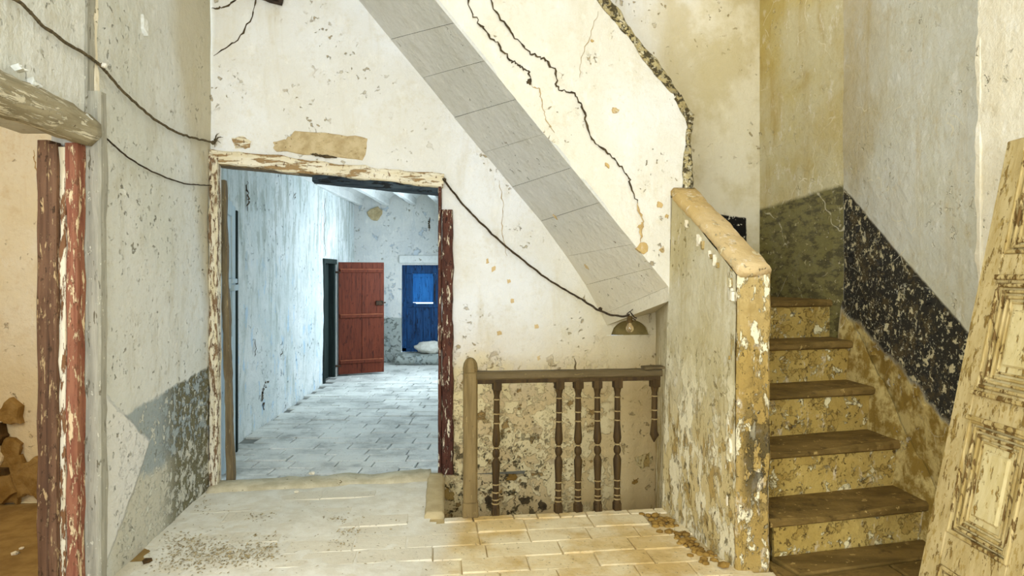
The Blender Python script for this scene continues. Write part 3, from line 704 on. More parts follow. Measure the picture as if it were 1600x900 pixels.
link('coping', bm, M_COPING, par, smooth=True)
for i in range(26):                                      # loose flakes along the newel arris and under the coping
    rr = random.Random(i + 400)
    if i < 16: p = Vector((1.176, rr.uniform(3.39, 3.50), rr.uniform(.2, 1.48))); s = rr.uniform(.012, .035)
    else:
        t = rr.uniform(0, .8); p = Vector((1.178, 3.4, 1.50)).lerp(Vector((1.066, 4.2, 2.0)), t); s = rr.uniform(.015, .035)
    ragged('plaster_flake', [p + Vector((-.004, math.cos(a) * s * .5, math.sin(a) * s * rr.uniform(.7, 1.6))) for a in (0, 1.3, 2.5, 3.8, 5.1)], (-1, -.2, 0), M_NEARWALL if i % 2 else M_NEWEL, par, .014, .003, i, 2, .004)

# ---------------- lower stair
stair = struct(empty('floor_staircase', (1.35, 3.4, 0)), 'worn stair of brown slabs and flaking plaster risers')
def ny(k, X): return (3.66 + .275 * k) + .25 * (X - 2.4)
ztop = [.25, .53, .815, 1.09, 1.37]
def stair_child(name, bm, m, smooth=False):
    o = link(name, bm, m, stair, smooth); o.matrix_parent_inverse = Matrix.Translation(-stair.location); return o
for k in range(5):
    x0, x1 = (1.375 if k == 0 else 1.34), 2.43
    th = .055
    bm = bmesh.new(); n = 26; rings = []
    dep = .34 if k < 4 else 1.1
    for i in range(n + 1):
        X = x0 + (x1 - x0) * i / n; y0 = ny(k, X); z1 = ztop[k]
        wv = noise.noise(Vector((X * 4, k * 3.1, 0))) * .016 + noise.noise(Vector((X * 16, k * 3.1, 2))) * .012
        sg = -.022 * math.exp(-((X - 1.75) / .28) ** 2)    # worn middle
        prof = [(y0 + .02, z1 - th), (y0 + wv + .002, z1 - th + .012), (y0 + wv, z1 - .016 + sg * .6), (y0 + wv + .018, z1 + sg), (y0 + .16, z1 + sg * .4), (y0 + dep, z1), (y0 + dep, z1 - th)]
        rings.append([bm.verts.new((X, y, z)) for y, z in prof])
    for i in range(n):
        for j in range(7): bm.faces.new((rings[i][j], rings[i][(j + 1) % 7], rings[i + 1][(j + 1) % 7], rings[i + 1][j]))
    bm.faces.new(rings[0]); bm.faces.new(rings[-1])
    stair_child('tread', bm, M_TREAD)
    zb = (ztop[k - 1] if k else -.02)
    bm = bmesh.new()
    patch(bm, (x0 + .03, ny(k, x0 + .03) + .035, zb - .03), (x1, ny(k, x1) + .035, zb - .03), (x1, ny(k, x1) + .035, ztop[k] - th * .6), (x0 + .03, ny(k, x0 + .03) + .035, ztop[k] - th * .6), .04, .014)
    if k == 0:
        patch(bm, (x0 + .03, 4.3, -.02), (x0 + .03, ny(0, x0) + .035, -.02), (x0 + .03, ny(0, x0) + .035, .22), (x0 + .03, 4.3, .22), .05, .008)
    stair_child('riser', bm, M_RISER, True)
# landing fill behind the last tread
bm = bmesh.new(); prism(bm, [(1.2, 4.9), (2.25, 5.1), (2.14, 5.5), (1.2, 5.33)], 1.2, 1.362); stair_child('landing_slab', bm, M_TREAD)
# rough plaster string along the wall
bm = bmesh.new(); rows_ = []
for i in range(61):
    t = i / 60 * 4.02 - .4; k = max(0, min(4, int(t))); y = 3.66 + .275 * t
    top = .25 + .281 * t + .10 + .05 * noise.noise(Vector((y * 5, 1, 0))) + .03 * noise.noise(Vector((y * 17, 2, 0)))
    row = []
    for q in range(8):
        f = q / 7; z = (top - .5) * (1 - f) + top * f
        x = 2.40 - (.055 * (1 - f) ** .7 + .03 * noise.noise(Vector((3, y * 6, z * 6))) * (1 - f)) + .004 * f
        row.append(bm.verts.new((x, y, z)))
    rows_.append(row)
for a, b in zip(rows_[:-1], rows_[1:]):
    for q in range(7): bm.faces.new((a[q], b[q], b[q + 1], a[q + 1]))
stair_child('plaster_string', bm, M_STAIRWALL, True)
# first landing slabs at floor level
for i, pts in enumerate(([(1.36, 3.50), (1.49, 3.15), (1.55, 3.0), (1.43, 3.0), (1.36, 3.28)], [(1.47, 3.24), (1.98, 3.37), (2.02, 3.0), (1.565, 3.0)], [(1.99, 3.37), (2.36, 3.46), (2.36, 3.0), (2.03, 3.0)], [(1.40, 3.45), (2.36, 3.68), (2.36, 3.47), (1.46, 3.25)])):
    bm = bmesh.new(); prism(bm, pts, -.03, .022 + .004 * i)
    bmesh.ops.bevel(bm, geom=[e for e in bm.edges if all(v.co.z > 0 for v in e.verts)], offset=.008, segments=1, affect='EDGES')
    stair_child('landing_slab', bm, M_TREAD)

# ---------------- hall floor: mortar bed with the edge of the stairwell, pavers
def ye(X): return 4.10 + .12 * (X + .267)                # edge over the stairwell
bm = bmesh.new()
patch(bm, (-2.4, -2.5, -.010), (2.45, -2.5, -.010), (2.45, 2.4, -.010), (-2.4, 2.4, -.010), .4, 0)
patch(bm, (-2.4, 2.4, -.010), (-.42, 2.4, -.010), (-.44, 4.06, -.010), (-2.4, 4.06, -.010), .1, .004)
patch(bm, (-2.4, 4.06, -.010), (-.44, 4.06, -.010), (-.53, 5.1, -.010), (-2.4, 4.75, -.010), .1, .004)
patch(bm, (-.42, 2.4, -.010), (1.4, 2.4, -.010), (1.4, ye(1.4), -.010), (-.44, ye(-.44), -.010), .1, .004)
patch(bm, (1.4, 2.4, -.010), (2.45, 2.4, -.010), (2.45, 4.8, -.010), (1.4, 4.8, -.010), .3, 0)
patch(bm, (-.44, ye(-.44), -1.3), (1.1, ye(1.1), -1.3), (1.1, ye(1.1), -.010), (-.44, ye(-.44), -.010), .1, .006)
patch(bm, (-.44, 4.07, -1.3), (-.53, 5.05, -1.3), (-.53, 5.05, -.010), (-.44, 4.07, -.010), .1, .008)
patch(bm, (-.6, 4.0, -1.3), (1.3, 4.0, -1.3), (1.3, 5.5, -1.3), (-.6, 5.5, -1.3), .3, 0)
floor = struct(link('floor', bm, M_MORTAR, recalc=False))

def paver_mesh(seed):
    rr = random.Random(seed); bm = bmesh.new()
    def rect(hx, hy, z, j): return [bm.verts.new((sx * hx + rr.uniform(-j, j), sy * hy + rr.uniform(-j, j), z + rr.uniform(-.0015, .0015))) for sx, sy in ((-1, -1), (1, -1), (1, 1), (-1, 1))]
    a = rect(.5, .5, -.03, .004); b = rect(.5, .5, -.005, .010); c = rect(.485, .47, 0, .010)
    for p, q in ((a, b), (b, c)):
        for i in range(4): bm.faces.new((p[i], p[(i + 1) % 4], q[(i + 1) % 4], q[i]))
    bm.faces.new(c)
    bmesh.ops.recalc_face_normals(bm, faces=bm.faces)
    me = bpy.data.meshes.new('paver'); bm.to_mesh(me); bm.free(); return me
PAV = [paver_mesh(i) for i in range(8)]; CPAV = [m.copy() for m in PAV]
for m in PAV: m.materials.append(M_PAVER)
for m in CPAV: m.materials.append(M_CPAVER)
th = math.atan(.12); du, dv = Vector((math.cos(th), math.sin(th), 0)), Vector((-math.sin(th), math.cos(th), 0))
org = Vector((-.267, 4.10, 0)) - dv * .07
rowh = .175
for j in range(-4, 12):
    u = -2.4 + (j % 2) * .17 + R.uniform(-.05, .05)
    while u < 1.75:
        L = R.choice((.30, .36, .42, .38)); c = org + du * (u + L / 2) - dv * (j * rowh + rowh / 2)
        ok = c.x > xl(c.y) - .05 and 2.45 < c.y < 4.95
        if c.x > -.55: ok = ok and j >= 0 and c.x < 1.62
        else: ok = ok and c.y < yb(c.x) - .22
        if -.72 < c.x < -.38 and c.y > 4.02: ok = False
        if c.x > 1.02 and c.y > 3.36: ok = ok and c.x + .15 < 1.18 - (c.y - 3.37) * .2 + .15
        if c.x - L / 2 > 1.3 and c.y > 2.95: ok = False
        if ok:
            inst('paver', R.choice(PAV), floor, c + Vector((0, 0, R.uniform(-.004, .003))), (R.uniform(-.008, .008), R.uniform(-.006, .006), th + R.uniform(-.012, .012)), (L - .007, rowh - .006, 1))
        u += L
# edge stones along the stairwell
u = -.17
while u < 1.28:
    L = R.uniform(.14, .34); c = org + du * (u + L / 2) + dv * .035
    inst('edge_stone', R.choice(PAV), floor, c + Vector((0, 0, .004)), (R.uniform(-.02, .02), 0, th + R.uniform(-.03, .03)), (L - .01, .065, 1)); u += L
# drifted dust: a real sheet that rises above the pavers where it lies thick
bm = bmesh.new(); st = .045; grid = {}
def dust_h(x, y):
    w_ = max(0, min(1, (-.33 - x) / .30)); n = .5 + .5 * noise.fractal(Vector((x * 1.6, y * 2.6, 3)), 1, 2, 4)
    return -.012 + w_ * (.022 * n + .0025) + .004 * noise.noise(Vector((x * 9, y * 12, 0))) * w_
ys = [2.5 + st * j for j in range(56)]; xs = [-2.32 + st * i for i in range(42)]
for j, y in enumerate(ys):
    for i, x in enumerate(xs): grid[i, j] = bm.verts.new((x, y, dust_h(x, y)))
for j in range(len(ys) - 1):
    for i in range(len(xs) - 1):
        x, y = xs[i], ys[j]
        if x > xl(y) - .06 and y < yb(x) - .05 and not (x > -.56 and y > 4.0): bm.faces.new((grid[i, j], grid[i + 1, j], grid[i + 1, j + 1], grid[i, j + 1]))
for v in [v for v in bm.verts if not v.link_faces]: bm.verts.remove(v)
dust = link('dust', bm, M_DUST, floor, smooth=True); tag(dust, kind='stuff')
# threshold and curb
bm = bmesh.new()
rough_bar(bm, (DL - .02, yb(DL) - .03, -.01), (-.62, yb(-.62) - .06, -.01), (0, 0, 1), .22, .08, .04, .012, 61, .3)
struct(link('trim_4', bm, M_SILL, smooth=True), 'low mortar threshold under the main doorway')
bm = bmesh.new()
rough_bar(bm, (-.495, 4.09, -.03), (-.585, 4.92, -.02), (0, 0, 1), .125, .11, .05, .006, 62, .15)
struct(link('trim_5', bm, M_CURB, smooth=True), 'flat mortar curb between threshold and stairwell')

# ---------------- corridor
bm = bmesh.new()
def CW(y, z): return (xc(y), y, z)
patch(bm, CW(4.9, -.02), CW(9.1, -.02), CW(9.1, 3.3), CW(4.9, 3.3), .07, .022)
patch(bm, CW(9.1, 1.78), CW(9.78, 1.78), CW(9.78, 3.3), CW(9.1, 3.3), .1, .016)
patch(bm, CW(9.78, -.02), CW(11.32, -.02), CW(11.32, 3.3), CW(9.78, 3.3), .1, .016)
for y in (9.1, 9.78): patch(bm, (xc(y), y, 0), (xc(y) - .3, y, 0), (xc(y) - .3, y, 1.78), (xc(y), y, 1.78), .2, 0)
patch(bm, (xc(9.1) - .3, 9.1, 1.78), (xc(9.1), 9.1, 1.78), (xc(9.78), 9.78, 1.78), (xc(9.78) - .3, 9.78, 1.78), .2, 0)
cw = struct(link('wall_corridor_left', bm, M_CORR, smooth=True, recalc=False))
bm = bmesh.new(); patch(bm, (-3.02, 9.0, 0), (-3.02, 9.9, 0), (-3.02, 9.9, 1.9), (-3.02, 9.0, 1.9), .3, 0); struct(link('wall_dark_opening', bm, M_DARKFRAME))  # dark backing colour gives the doorway opening its shade
def onc(px, py):
    Y = 2.275 / ((800 - px) / 1000 - .045); p = at(px, py, Y); p.x += .004; return p
for i, pts in enumerate([((440, 545), (437, 558)), ((413, 595), (409, 610), (408, 622), (411, 640)), ((417, 594), (411, 608)), ((384, 282), (386, 310), (384, 330)), ((507, 310), (506, 360), (507, 400)), ((460, 300), (458, 312)), ((398, 530), (396, 556))]):
    ribbon('crack', [onc(*p) for p in pts], (1, 0, 0), .018 if i in (1, 2, 3) else .010, M_CRACK, cw, .012, i + 60)
# far wall with the blue door opening
FY = 11.3; bx0, bx1, bz0, bz1 = -1.95, -.95, .20, 1.73
bm = bmesh.new()
patch(bm, (-2.85, FY, -.02), (bx0, FY, -.02), (bx0, FY, 3.3), (-2.85, FY, 3.3), .08, .016)
patch(bm, (bx0, FY, bz1), (bx1, FY, bz1), (bx1, FY, 3.3), (bx0, FY, 3.3), .08, .016)
patch(bm, (bx0, FY, -.02), (bx1, FY, -.02), (bx1, FY, bz0), (bx0, FY, bz0), .1, .008)
patch(bm, (bx1, FY, -.02), (.1, FY, -.02), (.1, FY, 3.3), (bx1, FY, 3.3), .2, .016)
for x in (bx0, bx1): patch(bm, (x, FY, bz0), (x, FY + .2, bz0), (x, FY + .2, bz1), (x, FY, bz1), .3, 0)
patch(bm, (bx0, FY, bz1), (bx1, FY, bz1), (bx1, FY + .2, bz1), (bx0, FY + .2, bz1), .3, 0)
fw = struct(link('wall_corridor_end', bm, M_FAR, smooth=True, recalc=False))
ragged('exposed_patch', [at(*p, FY) for p in ((574, 332), (592, 322), (598, 330), (594, 342), (586, 346), (578, 340))], (0, -1, 0), M_EXPOSED, fw, .03, .015, 71, 3, .02)
ragged('exposed_patch', [at(*p, FY) for p in ((545, 301), (553, 306), (548, 312))], (0, -1, 0), M_CRACK, fw, .03, .01, 72, 3, .01)
ribbon('crack', [at(*p, FY) for p in ((672, 340), (670, 350), (671, 361))], (0, -1, 0), .02, M_CRACK, fw, .01, 73)
bm = bmesh.new()
box(bm, bx0 - .04, bx1 + .04, FY - .05, FY + .02, bz1 + .03, bz1 + .17, .012)
link('plaster_head', bm, M_VAULT, fw)
bm = bmesh.new(); patch(bm, (-.30, 5.35, -.02), (-.30, FY, -.02), (-.30, FY, 3.3), (-.30, 5.35, 3.3), .4, .01); struct(link('wall_corridor_right', bm, M_CORR, recalc=False))
# beam and vault ceiling
ceilc = struct(empty('ceiling_corridor', (-1.5, 8, 2.8)), 'corridor ceiling of whitewashed beams with small vaults')
bx = [-2.68 + .475 * i for i in range(6)]
for i, x in enumerate(bx):
    bm = bmesh.new(); rough_bar(bm, (x, 5.3, 2.84), (x, FY, 2.84), (0, 0, 1), .10, .13, .25, .012, i + 70)
    o = link('beam', bm, M_VAULT, ceilc); o.matrix_parent_inverse = Matrix.Translation(-ceilc.location)
for xa, xb in zip(bx[:-1], bx[1:]):
    bm = bmesh.new(); n = 10; rows = []
    for yy in (5.3, 7.3, 9.3, FY):
        rows.append([bm.verts.new((xa + (xb - xa) * k / n, yy, 2.86 + .14 * math.sin(math.pi * k / n))) for k in range(n + 1)])
    for a, b in zip(rows[:-1], rows[1:]):
        for k in range(n): bm.faces.new((a[k], a[k + 1], b[k + 1], b[k]))
    o = link('vault', bm, M_VAULT, ceilc, True); o.matrix_parent_inverse = Matrix.Translation(-ceilc.location)
bm = bmesh.new(); box(bm, -3, .1, 5.3, FY + .2, 3.05, 3.1); o = link('vault_fill', bm, M_VAULT, ceilc); o.matrix_parent_inverse = Matrix.Translation(-ceilc.location)
# corridor floor
bm = bmesh.new(); patch(bm, (-2.95, 4.6, -.016), (.1, 4.6, -.016), (.1, FY + .05, -.016), (-2.95, FY + .05, -.016), .15, .005)
for v in list(bm.verts):
    if v.co.y < yb(v.co.x) - .05 and v.co.x > -.6 : v.co.z = -.016
bmesh.ops.delete(bm, geom=[f for f in bm.faces if f.calc_center_median().y < yb(f.calc_center_median().x) + .0], context='FACES')
cf = struct(link('floor_corridor', bm, M_CMORTAR))
rh = .19; y = 4.78; j = 0; cnt = 0
while y < FY - .1:
    x = -2.75 + (j % 2) * .17 + R.uniform(-.06, .06)
    while x < -.45:
        L = R.choice((.30, .36, .34, .40)); cx, cy = x + L / 2, y + rh / 2
        if cy > yb(cx) + .02 and cx > xc(cy) - .04 and cx < -.42 and cnt < 300:
            inst('paver', R.choice(CPAV), cf, (cx, cy, R.uniform(-.003, .007)), (R.uniform(-.022, .022), R.uniform(-.012, .012), R.uniform(-.02, .02) - .03), (L - .012, rh - .012, 1)); cnt += 1
        x += L
    y += rh * R.uniform(.93, 1.05); j += 1

# rust red door, standing open in front of the dark doorway frame
rd = empty('door_3', (-2.655, 9.79, .03)); struct(rd, 'rust red wooden door standing open in the corridor')
rd.rotation_euler = (0, 0, math.atan2(10.08 - 9.79, -2.03 + 2.655))
W_, H_ = .70, 1.72
bm = bmesh.new(); box(bm, 0, W_ * .5 - .002, -.015, .02, 0, H_, .004); link('board', bm, M_REDDOOR, rd)
bm = bmesh.new(); box(bm, W_ * .5 + .002, W_, -.015, .02, 0, H_, .004); link('board', bm, M_REDDOOR, rd)
for z, h in ((.16, .06), (.86, .06), (1.56, .06)):
    bm = bmesh.new(); box(bm, .02, W_ - .02, -.032, -.012, z, z + h, .006); link('batten', bm, M_REDDOOR, rd)
    bm = bmesh.new(); box(bm, .02, W_ - .02, -.036, -.014, z + h - .016, z + h, .004); link('batten_edge', bm, M_REDBATTEN, rd)
bm = bmesh.new(); box(bm, W_ - .13, W_ - .02, -.04, -.012, 1.05, 1.12, .005); box(bm, W_ - .03, W_ + .02, -.05, -.03, 1.08, 1.10, .003); link('lock', bm, M_IRON, rd)
for z in (.12, 1.55):
    bm = bmesh.new(); box(bm, -.045, .03, -.03, -.012, z, z + .03, .004); link('hinge', bm, M_IRON, rd)
cfm = empty('door_4', (xc(9.1), 9.1, 0)); struct(cfm, 'dark timber frame of the small corridor doorway')
for (ya, w_) in ((9.13, .06), (9.75, .06)):
    bm = bmesh.new(); box(bm, xc(ya) - .08, xc(ya) + .02, ya - w_ / 2, ya + w_ / 2, 0, 1.78, .006); o = link('jamb_board', bm, M_DARKFRAME, cfm); o.matrix_parent_inverse = Matrix.Translation(-cfm.location)
bm = bmesh.new(); box(bm, xc(9.45) - .08, xc(9.45) + .03, 9.1, 9.78, 1.72, 1.79, .006); o = link('head_timber', bm, M_DARKFRAME, cfm); o.matrix_parent_inverse = Matrix.Translation(-cfm.location)
bm = bmesh.new(); box(bm, xc(9.45) - .12, xc(9.45) - .085, 9.16, 9.72, 0, 1.72, .006); o = link('dark_infill', bm, M_DARKFRAME, cfm); o.matrix_parent_inverse = Matrix.Translation(-cfm.location)  # dark panel stands in for the unlit doorway opening
bm = bmesh.new(); box(bm, xc(9.8) - .02, xc(9.8) + .035, 9.79, 9.83, 0, 1.76, .004); o = link('plaster_jamb', bm, M_VAULT, cfm); o.matrix_parent_inverse = Matrix.Translation(-cfm.location)

# blue double door with daylight in its gaps
bd = empty('door_5', (bx0, FY + .08, bz0)); struct(bd, 'blue boarded door with daylight gaps at the corridor end')
W_, H_ = bx1 - bx0, bz1 - bz0
def bp(name, x0, x1, z0, z1, y0, y1, m, bev=.004):
    bm = bmesh.new(); box(bm, x0, x1, y0, y1, z0, z1, bev); return link(name, bm, m, bd)
bp('stile', 0, .08, 0, H_, -.03, .03, M_BLUEDOOR)
xs_ = [.08, .24, .37, .513]
for a, b in zip(xs_[:-1], xs_[1:]): bp('board', a, b - .0005, .03, .80, -.012, .012, M_BLUEDOOR)
bp('board', .5125, .684, .03, .80, -.012, .012, M_BLUEDOOR)
bp('board', .692, .82, .03, .80, -.012, .012, M_BLUEDOOR); bp('board', .823, .97, .03, .80, -.012, .012, M_BLUEDOOR)
bp('rail', 0, .99, -.012, .06, -.03, .03, M_BLUEDOOR); bp('rail', .08, .24, .78, .86, -.03, .03, M_BLUEDOOR); bp('rail', .24, .98, .78, .845, -.03, .03, M_BLUEDOOR)
bp('rail', .08, .98, 1.38, H_, -.03, .03, M_BLUEDOOR)
bp('stile', .08, .19, .84, 1.38, -.025, .025, M_BLUEDOOR); bp('panel', .19, .55, .868, 1.38, -.012, .012, M_BLUEPANEL)
bp('moulding', .19, .55, 1.32, 1.345, -.03, .0, M_BLUEPANEL); bp('moulding', .19, .21, .87, 1.34, -.026, .0, M_BLUEPANEL); bp('moulding', .53, .55, .87, 1.34, -.026, .0, M_BLUEPANEL)
bp('stile', .55, .585, .84, 1.38, -.03, .03, M_BLUEDOOR); bp('stile', .590, .98, .84, 1.38, -.03, .03, M_BLUEDOOR)
bp('bolt', .575, .59, .9, 1.2, -.05, -.03, M_IRON); bp('bolt', .66, .70, 1.40, 1.47, -.06, -.03, M_IRON)
bm = bmesh.new(); rough_bar(bm, (bx0 - .06, FY - .16, .09), (bx1 + .1, FY - .16, .09), (0, 0, 1), .34, .20, .06, .02, 81, .3)
struct(link('trim_6', bm, M_FAR, smooth=True), 'rounded stone step below the blue door')
bm = bmesh.new(); lump(bm, (0, 0, .10), .26, 4, 3, .42)
for v in bm.verts:
    v.co.z = max(0, v.co.z); v.co.y *= .55
sk = link('cloth_sack', bm, M_SACK, smooth=True); sk.location = (-1.42, FY - .17, .19); tag(sk, 'pale slumped sack lying on the step below the blue door', 'sack')

# pale door leaf folded back inside the main doorway
A, B = Vector((-2.225, 4.90, .02)), Vector((-2.415, 5.55, .02))
pl = empty('door_6', A); struct(pl, 'pale blue door leaf folded back inside the main doorway'); pl.rotation_euler = (0, 0, math.atan2((B - A).y, (B - A).x))
W_ = (B - A).length; H_ = 2.14
def pp(name, x0, x1, z0, z1, y0, y1, m):
    bm = bmesh.new(); box(bm, x0, x1, y0, y1, z0, z1, .004); return link(name, bm, m, pl)
pp('stile', 0, .10, 0, H_, -.02, .02, M_PALEDOOR); pp('stile', W_ - .22, W_ - .03, 0, H_ - .02, -.02, .02, M_PALEDOOR)
pp('edge_strip', W_ - .03, W_ + .03, 0, H_ - .05, -.035, .03, M_DARKFRAME)
for z0, z1 in ((0, .18), (.9, 1.02), (1.42, 1.5), (H_ - .12, H_)): pp('rail', .10, W_ - .22, z0, z1, -.02, .02, M_PALEDOOR)
for z0, z1 in ((.18, .9), (1.02, 1.42), (1.5, H_ - .12)): pp('panel', .10, W_ - .22, z0, z1, -.006, .006, M_PALEDOOR)
pp('moulding', W_ - .30, W_ - .02, 1.40, 1.45, -.045, .0, M_PALEDOOR); pp('moulding', W_ - .30, W_ - .02, 1.46, 1.50, -.035, .0, M_PALEDOOR)
bm = bmesh.new(); rough_bar(bm, at(361, 752, 4.82), at(348, 282, 4.86), (1, 0, 0), .05, .05, .05, .007, 91)
pk = link('leaning_plank', bm, M_OLDPLANK); tag(pk, 'old brown plank propped upright just inside the left jamb of the main doorway', 'plank')

# ---------------- rest of the shell behind the camera: ceiling, window wall
bm = bmesh.new(); patch(bm, (-3, -2.5, CZ), (-3, 5.8, CZ), (2.6, 5.8, CZ), (2.6, -2.5, CZ), .6, 0); struct(link('ceiling', bm, M_CEIL))
bm = bmesh.new()
wy = -2.5; xs2 = [-3, -.6, 1.8, 2.6]
for i in range(3):
    a, b = xs2[i], xs2[i + 1]
    if i == 1: patch(bm, (a, wy, 0), (b, wy, 0), (b, wy, .95), (a, wy, .95), .5, 0); patch(bm, (a, wy, 3.25), (b, wy, 3.25), (b, wy, CZ), (a, wy, CZ), .5, 0)
    else: patch(bm, (a, wy, 0), (b, wy, 0), (b, wy, CZ), (a, wy, CZ), .5, 0)
struct(link('wall_front', bm, M_CEIL))
for n_, o_, d_, L_ in (('unseen_window_1', Vector(LW(-1.85, .95)), (Vector(LW(-.15, .95)) - Vector(LW(-1.85, .95))).normalized(), 1.7), ('unseen_window_2', Vector((-.6, wy, .95)), Vector((1, 0, 0)), 2.4)):  # both windows unseen, openings added to carry the area lamps
    wf = struct(empty(n_, o_)); wf.rotation_euler = (0, 0, math.atan2(d_.y, d_.x))
    for name, x0, x1, z0, z1 in (('frame_post', 0, .06, 0, 2.3), ('frame_post', L_ - .06, L_, 0, 2.3), ('frame_rail', .06, L_ - .06, 0, .06), ('frame_rail', .06, L_ - .06, 2.24, 2.3), ('mullion', L_ / 2 - .03, L_ / 2 + .03, .06, 2.24)):
        bm = bmesh.new(); box(bm, x0, x1, -.03, .03, z0, z1); link(name, bm, M_GREYWOOD, wf)

# ================================================================== THINGS
# ---------------- balustrade
ra = math.atan2(.02, 1.25)
post = Vector((-.268, 4.115, 0)); end = Vector((.985, 4.255, 0))
bal = empty('balustrade', post)
tag(bal, 'broken wooden balustrade with turned balusters guarding the stairwell', 'balustrade')
bal.rotation_euler = (0, 0, math.atan2(end.y - post.y, end.x - post.x)); LB = (end - post).length
bm = bmesh.new()
prof = [(-.048, -.02), (.048, -.02), (.048, .09), (.043, .10), (.043, .90), (.047, .905), (.047, .95), (.036, .975), (.030, .99)]
for (x0, x1, z0, z1, b) in ((-.05, .05, 0, .10, .008), (-.046, .046, .09, .935, .012)): box(bm, x0, x1, -.045, .045, z0, z1, b)
lathe(bm, [(.048, .93), (.049, .955), (.043, .985), (.032, 1.005), (.018, 1.018), (.004, 1.022)], 12)
for v in bm.verts: v.co += Vector((noise.noise(v.co * 6), noise.noise(v.co * 6 + Vector((3, 3, 3))), 0)) * .004
link('newel_post', bm, M_POST, bal)
bm = bmesh.new()
rough_bar(bm, (.035, 0, .905), (LB + .005, 0, .905), (0, 0, 1), .075, .05, .06, .003, 101, .2)
link('handrail', bm, M_RAIL, bal)
bm = bmesh.new(); rough_bar(bm, (.035, 0, .868), (LB - .005, 0, .868), (0, 0, 1), .05, .028, .06, .003, 102, .1)
link('bottom_rail', bm, M_BAL, bal)
bm = bmesh.new(); rough_bar(bm, (LB - .12, -.01, .938), (LB + .015, -.01, .942), (0, 0, 1), .10, .018, .03, .006, 103, .2)
link('broken_cap', bm, M_RAIL, bal)
bm = bmesh.new(); tube(bm, [(.69, 0, .925), (.685, 0, .95), (.69, -.005, .975), (.68, 0, 1.005)], [.008, .007, .005, .002], 5); link('splinter', bm, M_RAIL, bal)
def bz(f): return .855 - f * .85                          # fraction from the top down
BP = [(.028, 0), (.028, .055), (.025, .062), (.018, .10), (.019, .115), (.021, .12), (.019, .135), (.0205, .22), (.019, .24), (.019, .30), (.0185, .31), (.024, .40), (.027, .44), (.022, .475), (.012, .488), (.013, .50),
      (.022, .515), (.025, .535), (.022, .555), (.013, .572), (.020, .585), (.027, .61), (.026, .65), (.021, .76), (.021, .775), (.020, .82), (.021, .84), (.020, .87), (.022, .89), (.021, .91), (.024, .935), (.026, .94), (.026, 1.0)]
RINGS = [(.0225, .125), (.0225, .235), (.0225, .305), (.018, .492), (.0245, .77), (.0245, .83), (.0245, .885), (.0265, .915)]
def baluster_mesh(cut=None):
    bm = bmesh.new()
    pr = [(r, bz(f)) for r, f in BP if cut is None or f <= cut]
    if cut is not None: pr += [(.012, bz(cut + .02)), (.006, bz(cut + .045))]
    lathe(bm, pr, 12)
    if cut is not None:
        for v in bm.verts:
            if v.co.z < bz(cut - .05): v.co += Vector((noise.noise(v.co * 60) * .008, noise.noise(v.co * 50) * .008, noise.noise(v.co * 70) * .02))
    box(bm, -.028, .028, -.028, .028, bz(.055), bz(-.01), .003)
    if cut is None: box(bm, -.024, .024, -.024, .024, bz(1.005), bz(.945), .003)
    bmesh.ops.recalc_face_normals(bm, faces=bm.faces)
    me = bpy.data.meshes.new('baluster'); bm.to_mesh(me); bm.free()
    for p in me.polygons: p.use_smooth = p.area < .0006
    me.materials.append(M_BAL); return me
bm = bmesh.new(); lathe(bm, [(.80, -.0045), (1.0, -.0035), (1.05, 0), (1.0, .0035), (.80, .0045)], 12)
ring_me = bpy.data.meshes.new('ring'); bm.to_mesh(ring_me); bm.free(); ring_me.materials.append(M_BALRING)
whole, broken = baluster_mesh(), baluster_mesh(.44)
for px, tilt in ((774, .012), (872, .010), (903, .002), (934, -.004), (964, .004), (1021, .012)):
    k = (px - 800) / 1000; X = post.x + (end.x - post.x) * 0; 
    Yp = (4.115 + .268 * .1117) / (1 - .1117 * k); Xp = k * Yp; u = (Xp - post.x) / math.cos(bal.rotation_euler.z)
    br = px == 1021
    b = inst('baluster', broken if br else whole, bal, (u, 0, 0), (0, tilt, R.uniform(0, .3)))
    for r, f in RINGS:
        if br and f > .4: continue
        inst('ring', ring_me, b, (0, 0, bz(f)), None, (r, r, 1))

# ---------------- leaning panelled door
al = math.atan(.2055)
ex, ez = Vector((0, -1, 0)), Vector((math.sin(al), 0, math.cos(al))); nrm = Vector((-math.cos(al), 0, math.sin(al)))
ld = empty('panelled_door'); tag(ld, 'pale limed panelled door off its hinges leaning against the right wall', 'door')
M4 = Matrix((( ex.x, -nrm.x, ez.x, 1.80), (ex.y, -nrm.y, ez.y, 2.90), (ex.z, -nrm.z, ez.z, .002), (0, 0, 0, 1)))
ld.matrix_world = M4
def lp(name, x0, x1, z0, z1, y0, y1, m, bev=.004):
    bm = bmesh.new(); box(bm, x0, x1, y0, y1, z0, z1, bev)
    return link(name, bm, m, ld)
DW, DH = .98, 2.20
cols = ((.115, .455), (.525, .865)); rows = ((.10, .30), (.445, .945), (1.085, 1.545), (1.675, 2.13))
lp('stile', 0, .115, 0, DH, 0, .045, M_LEAN, .006); lp('stile', .865, DW, 0, DH, 0, .045, M_LEAN, .006); lp('stile', .455, .525, .1, DH - .07, .002, .043, M_LEAN)
zz = [0] + [v for r in rows for v in r] + [DH]
for z0, z1 in zip(zz[::2], zz[1::2]):
    for x0, x1 in cols: lp('rail', x0, x1, z0, z1, .001, .044, M_LEAN)
